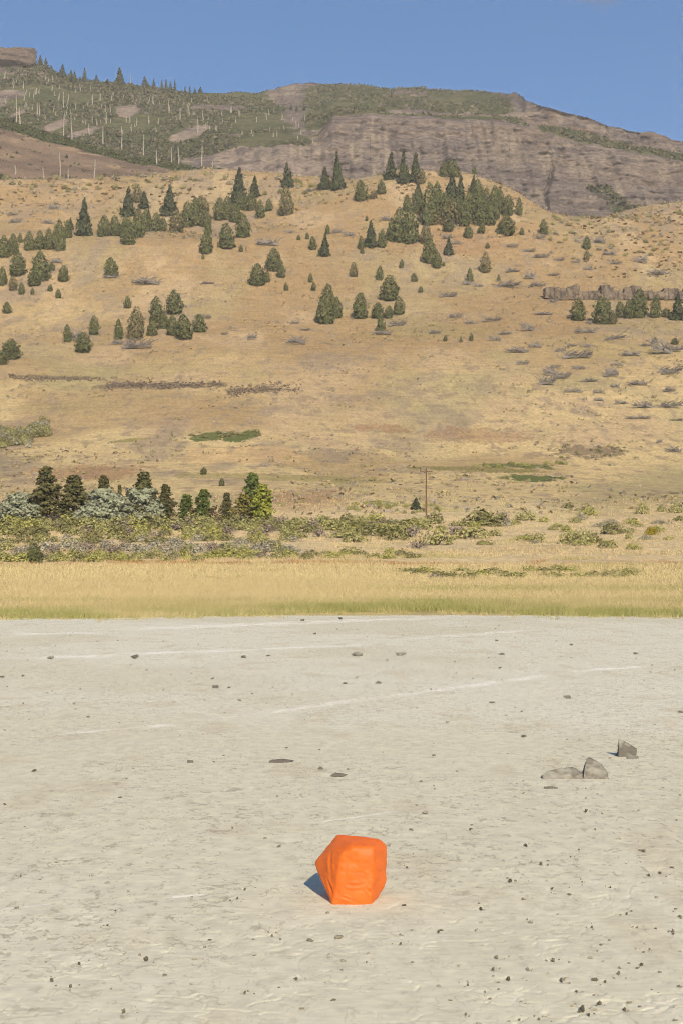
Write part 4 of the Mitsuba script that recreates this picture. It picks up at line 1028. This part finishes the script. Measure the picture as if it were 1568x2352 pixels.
scene['cap_mat'] = {'type': 'diffuse', 'reflectance': mikit.proc(lambda p, n, uv: mix(ROCKB, RUST, fbm(p.x * .03, 1.0, p.z * .3)) * (.8 + .4 * noise(p.x * .4, p.y * .4, p.z)))}
tag('rock_butte', 'flat-topped brown rock cap on the skyline at the upper left', 'rock outcrop')

# ------------------------------------------------------------------ rock outcrops of the hill
def crag_color(p, n, uv):
    a = fbm(p.x * .5, p.y * .5, p.z * .25)
    c = mix([.180, .145, .112], [.095, .080, .068], dsm(.4, .62, .5 * a + .5 * fbm(p.x * 1.1, 3.0, p.z * .12)))
    return mix(c, [.25, .195, .135], dsm(.6, .75, fbm(p.x * .3 + 7, p.y * .3, p.z * .3)) * .6) * (.8 + .4 * noise(p.x * 2, p.y * 2, p.z * 2))


scene['crag_mat'] = {'type': 'diffuse', 'reflectance': mikit.proc(crag_color)}
crng = np.random.default_rng(5)
tag('rock_outcrop', 'broken brown rock wall on the right slope behind the junipers', 'rock outcrop')
x = 1256; i = 0
while x < 1600:
    w = crng.uniform(13, 26); h = crng.uniform(9, 29)
    loc = hit(x + w / 2, 687); u = loc[1] / F
    bb = np.array([[a, b, c] for a in (-.5, .5) for b in (-.5, .5) for c in (0, .55, 1)]) * [w * u * 1.5, 5, h * u * 1.15]
    bb += crng.normal(size=bb.shape) * [.5, .5, .45]
    v, f = hull_stone(bb / 10, 40 + i, .0)
    v *= 10
    v += np.stack([meshkit.fbm(v * .7 + i, 3, 4) - .5, 1.6 * (meshkit.fbm(v * [.9, .9, .4] + 9 * i, 3, 6) - .5), meshkit.fbm(v * .6 + 3 * i, 2, 5) - .5], 1) * 1.1
    v[:, 2] -= .5
    key = 'rock_outcrop__block' + (f'_{i:03d}' if i else '')
    scene[key] = mikit.ply((v + loc, f), 'crag_mat', smooth=25); labels[key] = {}
    x += w * .8; i += 1


def ledge(key, line, n, seed, size, label, spread=5, col=np.array([.150, .122, .098])):
    rg = np.random.default_rng(seed); parts = []
    line = np.array(line, float)
    for i in range(n):
        t = rg.uniform(0, len(line) - 1); k = int(t); a = line[k] + (line[k + 1] - line[k]) * (t - k)
        loc = hit(a[0] + rg.normal() * 3, a[1] + rg.normal() * spread * .5); u = loc[1] / F
        s = rg.uniform(*size) * u
        v, f = rock(seed * 1000 + i, (s * 1.7, s * 1.4, s), .2, 1, 9)
        parts.append((v + loc, f, gray(col * rg.uniform(.7, 1.25), len(v), rg, .05)))
    scene[key + '__boulders'] = shape(cat_mesh(parts))
    tag(key + '__boulders', kind='stuff')
    tag(key, label, 'rock outcrop')


ledge('rock_ledge', [(20, 863), (60, 872), (130, 871), (245, 873)], 260, 21, (1.0, 3.2), 'broken dark lava ledge at the far left, leftmost of three')
ledge('rock_ledge_001', [(245, 888), (300, 884), (400, 886), (505, 884)], 560, 22, (1.3, 3.8), 'long dark lava ledge across the left slope, middle of three', 8)
ledge('rock_ledge_002', [(525, 905), (560, 898), (620, 890), (690, 893)], 360, 23, (1.0, 3.4), 'dark lava ledge, rightmost of three, sloping up to the right', 12)
COUNT['rock_ledge'] = 3
rg = np.random.default_rng(31); parts = []
for i in range(420):
    if i < 170: px, row = rg.uniform(1340, 1600), rg.uniform(485, 640)
    elif i < 320: px, row = rg.uniform(-20, 560), rg.uniform(405, 470)
    else: px, row = rg.uniform(700, 1200), rg.uniform(420, 470)
    loc = hit(px, row); u = loc[1] / F; s = rg.uniform(1.5, 5.5) * u
    v, f = rock(5000 + i, (s * 2, s * 1.5, s), .2, 1, 9)
    parts.append((v + loc, f, gray(lin(158, 132, 104) * .5 * rg.uniform(.7, 1.2), len(v), rg, .05)))
scene['hillside_rocks'] = shape(cat_mesh(parts))
tag('hillside_rocks', 'brown rocks strewn along the top of the hill', 'rocks', kind='stuff')

# ------------------------------------------------------------------ fallen dead junipers
FALL4 = [(520, 835, 70, 30), (585, 862, 60, 22), (690, 852, 90, 30), (752, 912, 60, 22), (855, 895, 70, 50), (705, 940, 62, 30), (885, 970, 62, 32), (800, 995, 112, 40), (1120, 905, 102, 32), (1270, 932, 82, 30), (920, 820, 92, 20), (970, 765, 52, 26), (1085, 1022, 132, 55), (1330, 1010, 82, 36), (1470, 1002, 112, 90), (1060, 965, 52, 20), (1120, 970, 62, 22), (1005, 988, 52, 22), (830, 1050, 62, 30), (1240, 1095, 62, 40), (1260, 1055, 62, 22), (1090, 1070, 62, 24), (1510, 1085, 112, 40), (980, 1065, 52, 22), (1020, 1105, 72, 32), (955, 1100, 62, 60),
         (490, 738, 82, 32), (770, 695, 122, 45), (900, 692, 82, 30), (790, 625, 72, 26), (865, 658, 46, 50), (975, 642, 62, 20), (915, 558, 82, 26), (860, 532, 62, 22), (780, 512, 62, 22), (910, 472, 56, 30), (1000, 572, 52, 22), (1080, 582, 52, 22), (1130, 616, 42, 20), (1180, 492, 62, 40), (1230, 547, 62, 30), (1260, 587, 52, 20), (1370, 582, 62, 40), (1450, 640, 112, 40), (180, 912, 92, 30), (255, 872, 82, 35), (490, 472, 62, 26), (520, 497, 62, 22), (630, 692, 42, 22), (575, 682, 52, 30), (430, 907, 62, 22), (35, 460, 62, 30), (200, 388, 52, 32), (1150, 860, 60, 20), (1400, 965, 60, 20), (1540, 990, 70, 40)]
FALL6 = [(945, 268, 82, 58), (1060, 298, 92, 28), (1180, 305, 52, 26), (1285, 352, 62, 26), (1385, 372, 112, 46), (1510, 372, 112, 42), (1355, 268, 92, 32), (1255, 275, 42, 26), (1510, 295, 72, 32), (1360, 420, 112, 18), (1535, 430, 62, 14), (1010, 238, 72, 26), (1145, 250, 72, 26), (1240, 228, 72, 36), (1505, 218, 82, 32), (1520, 575, 82, 36), (1460, 532, 32, 26), (1180, 340, 46, 22), (1230, 60, 50, 20)]
FALL3 = [(665, 622, 132, 50), (512, 590, 80, 26), (1330, 382, 62, 20), (1225, 440, 102, 50), (1545, 382, 52, 26), (955, 618, 62, 20), (632, 915, 142, 62), (545, 895, 62, 34), (345, 880, 82, 76), (940, 775, 62, 26), (1030, 850, 42, 18), (1160, 872, 52, 42), (1355, 893, 92, 50), (1400, 832, 52, 18), (250, 272, 52, 32), (70, 335, 60, 26), (215, 340, 60, 26), (60, 300, 50, 22), (1355, 798, 42, 22), (260, 520, 50, 34), (1430, 190, 60, 22), (490, 380, 70, 34)]
ALLF = [(OFF[sh][0] + cx / 2, OFF[sh][1] + b / 2, w, h) for sh, lst in ((4, FALL4), (6, FALL6), (3, FALL3)) for cx, b, w, h in lst]
STRIPS = [('lying on the upper slope above the outcrop', lambda x, y: x >= 784 and y < 640), ('lying level with the right outcrop', lambda x, y: x >= 784 and y < 720), ('lying just below the right junipers', lambda x, y: x >= 784 and y < 775),
          ('lying in the thick of the lower right', lambda x, y: x >= 784 and y < 840), ('lying in the lowest strip at right', lambda x, y: x >= 784), ('heaped on the left slope', lambda x, y: x < 420), ('heaped on the centre slope', lambda x, y: True)]
pile, left_over = 0, ALLF
for where, test in STRIPS:
    here = sorted(t for t in left_over if test(t[0], t[1]))
    left_over = [t for t in left_over if not test(t[0], t[1])]
    for i, (px, row, w, h) in enumerate(here):
        loc = hit(px, row); u = loc[1] / F
        key = numbered('fallen_tree'); g = KINDS['fallen'][pile % 4]; pile += 1
        inst(key, g, loc, trng.choice([0, 180]) + trng.uniform(-25, 25), (w / 2 * u * 1.05, w / 2 * u, h / 2 * u / .26))
        tag(key, nth(i, len(here), 'grey fallen tree', where), 'dead tree', 'fallen dead junipers on the slope')

# ------------------------------------------------------------------ shrubs
srng = np.random.default_rng(88)


def shrub(k, px, row, w, h, lab, group=None, name=None):
    loc = hit(px, row); u = loc[1] / F
    gs = KINDS[k]
    key = numbered(name or {'olive_bush': 'sagebrush', 'grey_bush': 'grey_sagebrush', 'yellow_bush': 'rabbitbrush', 'dark_bush': 'dark_shrub', 'twig_bush': 'dead_shrub', 'bright_bush': 'flowering_shrub'}[k])
    s = w * u / 1.45
    inst(key, gs[int(srng.integers(0, len(gs)))], loc - np.array([0, 0, .05]), srng.uniform(0, 360), (s, s, h * u / .72))
    tag(key, lab, 'shrub', group)


LB = {'olive_bush': 'olive sagebrush', 'yellow_bush': 'yellow-green bush', 'grey_bush': 'silvery grey sagebrush', 'twig_bush': 'leafless purplish bush', 'dark_bush': 'dark green bush'}


def band(n, x0, x1, r0, r1, mixk, w, h, where):
    todo = {}
    for i in range(n):
        px = x0 + (x1 - x0) * (i + srng.uniform(0, 1)) / n
        todo.setdefault(mixk[int(srng.integers(0, len(mixk)))], []).append(px)
    for k, pxs in todo.items():
        for i, px in enumerate(sorted(pxs)):
            shrub(k, px, srng.uniform(r0, r1), srng.uniform(*w), srng.uniform(*h), nth(i, len(pxs), LB[k], where))


O_, G_, Y_, W_, D_ = 'olive_bush', 'grey_bush', 'yellow_bush', 'twig_bush', 'dark_bush'
band(66, -60, 1000, 1202, 1217, [O_, O_, Y_, D_, O_, D_, O_, W_], (32, 60), (15, 22), 'in the back row of the brush belt')
band(58, -60, 960, 1217, 1236, [O_, W_, D_, O_, Y_, O_, D_], (30, 54), (14, 21), 'in the second row of the brush belt')
band(36, -40, 680, 1238, 1254, [O_, D_, G_, Y_], (24, 44), (10, 16), 'in the broken middle row of the belt')
band(40, -20, 680, 1258, 1277, [G_, G_, G_, G_, W_, O_], (30, 50), (14, 20), 'in the grey fourth row of the belt')
band(40, -40, 670, 1277, 1291, [Y_, O_, W_, Y_, D_, O_], (28, 50), (12, 18), 'in the front row of the brush belt')
band(14, 640, 960, 1268, 1288, [O_, Y_, D_], (24, 44), (9, 14), 'in the front row right of the grey bushes')
band(30, 925, 1460, 1314, 1331, [O_, O_, D_, Y_], (30, 56), (9, 15), 'in the low row behind the right meadow')
band(34, 1010, 1620, 1186, 1252, [O_, O_, D_, Y_, G_], (16, 44), (7, 13), 'in the open straw right of the belt')
band(12, 440, 560, 1326, 1336, [O_, Y_, W_], (10, 22), (6, 9), 'in the little patch within the meadow')
RS = [(660, 908, 180, 56, D_), (640, 905, 90, 48, O_), (740, 895, 60, 52, W_), (845, 884, 82, 36, O_), (1240, 948, 104, 44, D_), (1050, 992, 90, 50, O_), (1100, 1000, 90, 60, O_), (1150, 990, 80, 44, D_), (440, 998, 124, 60, O_), (600, 968, 150, 44, O_), (520, 950, 80, 40, W_), (110, 955, 150, 50, D_), (240, 975, 130, 60, D_), (60, 985, 100, 44, O_), (1380, 855, 52, 44, O_), (1130, 862, 82, 34, Y_), (1320, 972, 36, 30, O_), (300, 916, 46, 24, O_), (1220, 1012, 90, 32, O_), (900, 985, 70, 36, O_), (1040, 830, 40, 22, D_), (1540, 850, 60, 36, O_), (1470, 845, 50, 24, O_), (1340, 1020, 60, 26, Y_), (700, 958, 60, 26, O_), (350, 1015, 90, 34, W_)]
RS = sorted(RS)
for i, (cx, base, w, h, k) in enumerate(RS):
    o = 'leftmost' if i == 0 else 'rightmost' if i == len(RS) - 1 else ORD[i] + ' from the left'
    word = {D_: 'dark olive', O_: 'olive', W_: 'leafless grey', Y_: 'yellow-green'}[k]
    shrub(k, 784 + cx / 2, 752.6 + base / 2, w / 2, h / 2, f'{word} bush, {o} of those in the straw at the right')
shrub('bright_bush', 784 + 1423 / 2, 752.6 + 952 / 2, 28, 15, 'bright yellow flowering bush in the straw at far right')
shrub(W_, 784 + 428 / 2, 752.6 + 1160 / 2, 38, 16, 'round purplish-grey bush alone at the back of the golden meadow')
# shrubs on the slope: the thicket at the left, the green spots and the yellow brush by the pole


def scatter(n, place, kinds, w, h, what, where, group, name):
    spots = sorted(place(i) for i in range(n))
    for i, (px, row) in enumerate(spots):
        shrub(kinds[i % len(kinds)], px, row, srng.uniform(*w), srng.uniform(*h), nth(i, n, what, where), group, name)


U_ = srng.uniform


def thicket(i):
    px = U_(-15, 108)
    return px, U_(992, 1030) if px < 80 else U_(975, 1005)


scatter(70, thicket, [D_, D_, O_, G_], (18, 32), (11, 17), 'grey-green thicket bush', 'at the left edge of the slope', 'bushes of the left thicket', 'thicket_bush')
scatter(30, lambda i: (lambda px: (px, 1162 + (px - 850) * .05 + U_(-8, 14)))(U_(800, 1010)), [Y_, Y_, O_, D_], (8, 17), (5, 8), 'low yellow-green bush', 'in the swale by the pole', 'low bushes by the utility pole', 'swale_bush')
scatter(26, lambda i: (lambda px: (px, 1078 - (px - 1080) * .05 + U_(-7, 3)))(U_(1080, 1300)), [Y_, O_, D_], (7, 14), (4, 7), 'low bush', 'along the green strip above the pole', 'low bushes of the green strip', 'strip_bush')
scatter(40, lambda i: (lambda px: (px, 1040 + srng.normal() * 9 - (px - 1350) * .06))(U_(1280, 1440)), [D_, W_], (6, 11), (3, 5), 'small brown-olive bush', 'in the dark patch at right', 'small bushes of the dark patch', 'patch_bush')
scatter(12, lambda i: (lambda px: (px, 1003 - (px - 485) * .06 + U_(-6, 6)))(U_(440, 595)), [D_, O_], (10, 22), (4, 7), 'low green bush', 'in the green patches of the left slope', 'low bushes of the green patches', 'green_bush')
scatter(60, lambda i: (U_(1250, 1590), U_(488, 600)), [O_, D_, G_], (7, 16), (4, 8), 'small olive bush', 'among the upper right rocks', 'small bushes of the upper right hill', 'hill_bush')
scatter(60, lambda i: (U_(-10, 780), U_(398, 450)), [O_, D_, D_, G_], (8, 18), (5, 9), 'small olive bush', 'along the left ridge crest', 'small bushes of the left ridge', 'ridge_bush')

# ------------------------------------------------------------------ the utility pole
loc = hit(978, 1187); u = loc[1] / F
H = (1187 - 1075) * u
prng = np.random.default_rng(2)
WOOD = lin(150, 116, 88) * .5


def put(key, vf, col):
    v, f = vf
    scene[key] = shape((v + loc, f, gray(col, len(v), prng, .05)))


put('utility_pole__post', tube(np.stack([np.zeros(7), np.zeros(7), np.linspace(-.3, H, 7)], 1), np.linspace(.15, .10, 7), 8), WOOD)
bx = trimesh.creation.box((2.4, .12, .14)); bx.apply_translation([0, -.17, H - .7])
put('utility_pole__crossarm', (np.array(bx.vertices), np.array(bx.faces)), WOOD * .9)
for i, xx in enumerate((-1.05, 0.0, 1.05)):
    put('utility_pole__insulator' + (f'_{i:03d}' if i else ''), tube([[xx, -.17, H - .63], [xx, -.17, H - .5], [xx, -.17, H - .44], [xx, -.17, H - .36]], [.03, .05, .07, .03], 6), lin(120, 110, 100) * .5)
tag('utility_pole', 'slim brown wooden utility pole with a crossarm at the foot of the slope', 'utility pole')

# ------------------------------------------------------------------ the air
scene['haze'] = {'type': 'cube', 'to_world': T().translate([0, 0, 349.0]).scale([2900, 2900, 350.2]), 'bsdf': {'type': 'null'}, 'interior': {'type': 'ref', 'id': 'air'}}
tag('haze', 'thin dry summer air', 'haze', kind='stuff')
labels = {k: v for k, v in labels.items() if v}
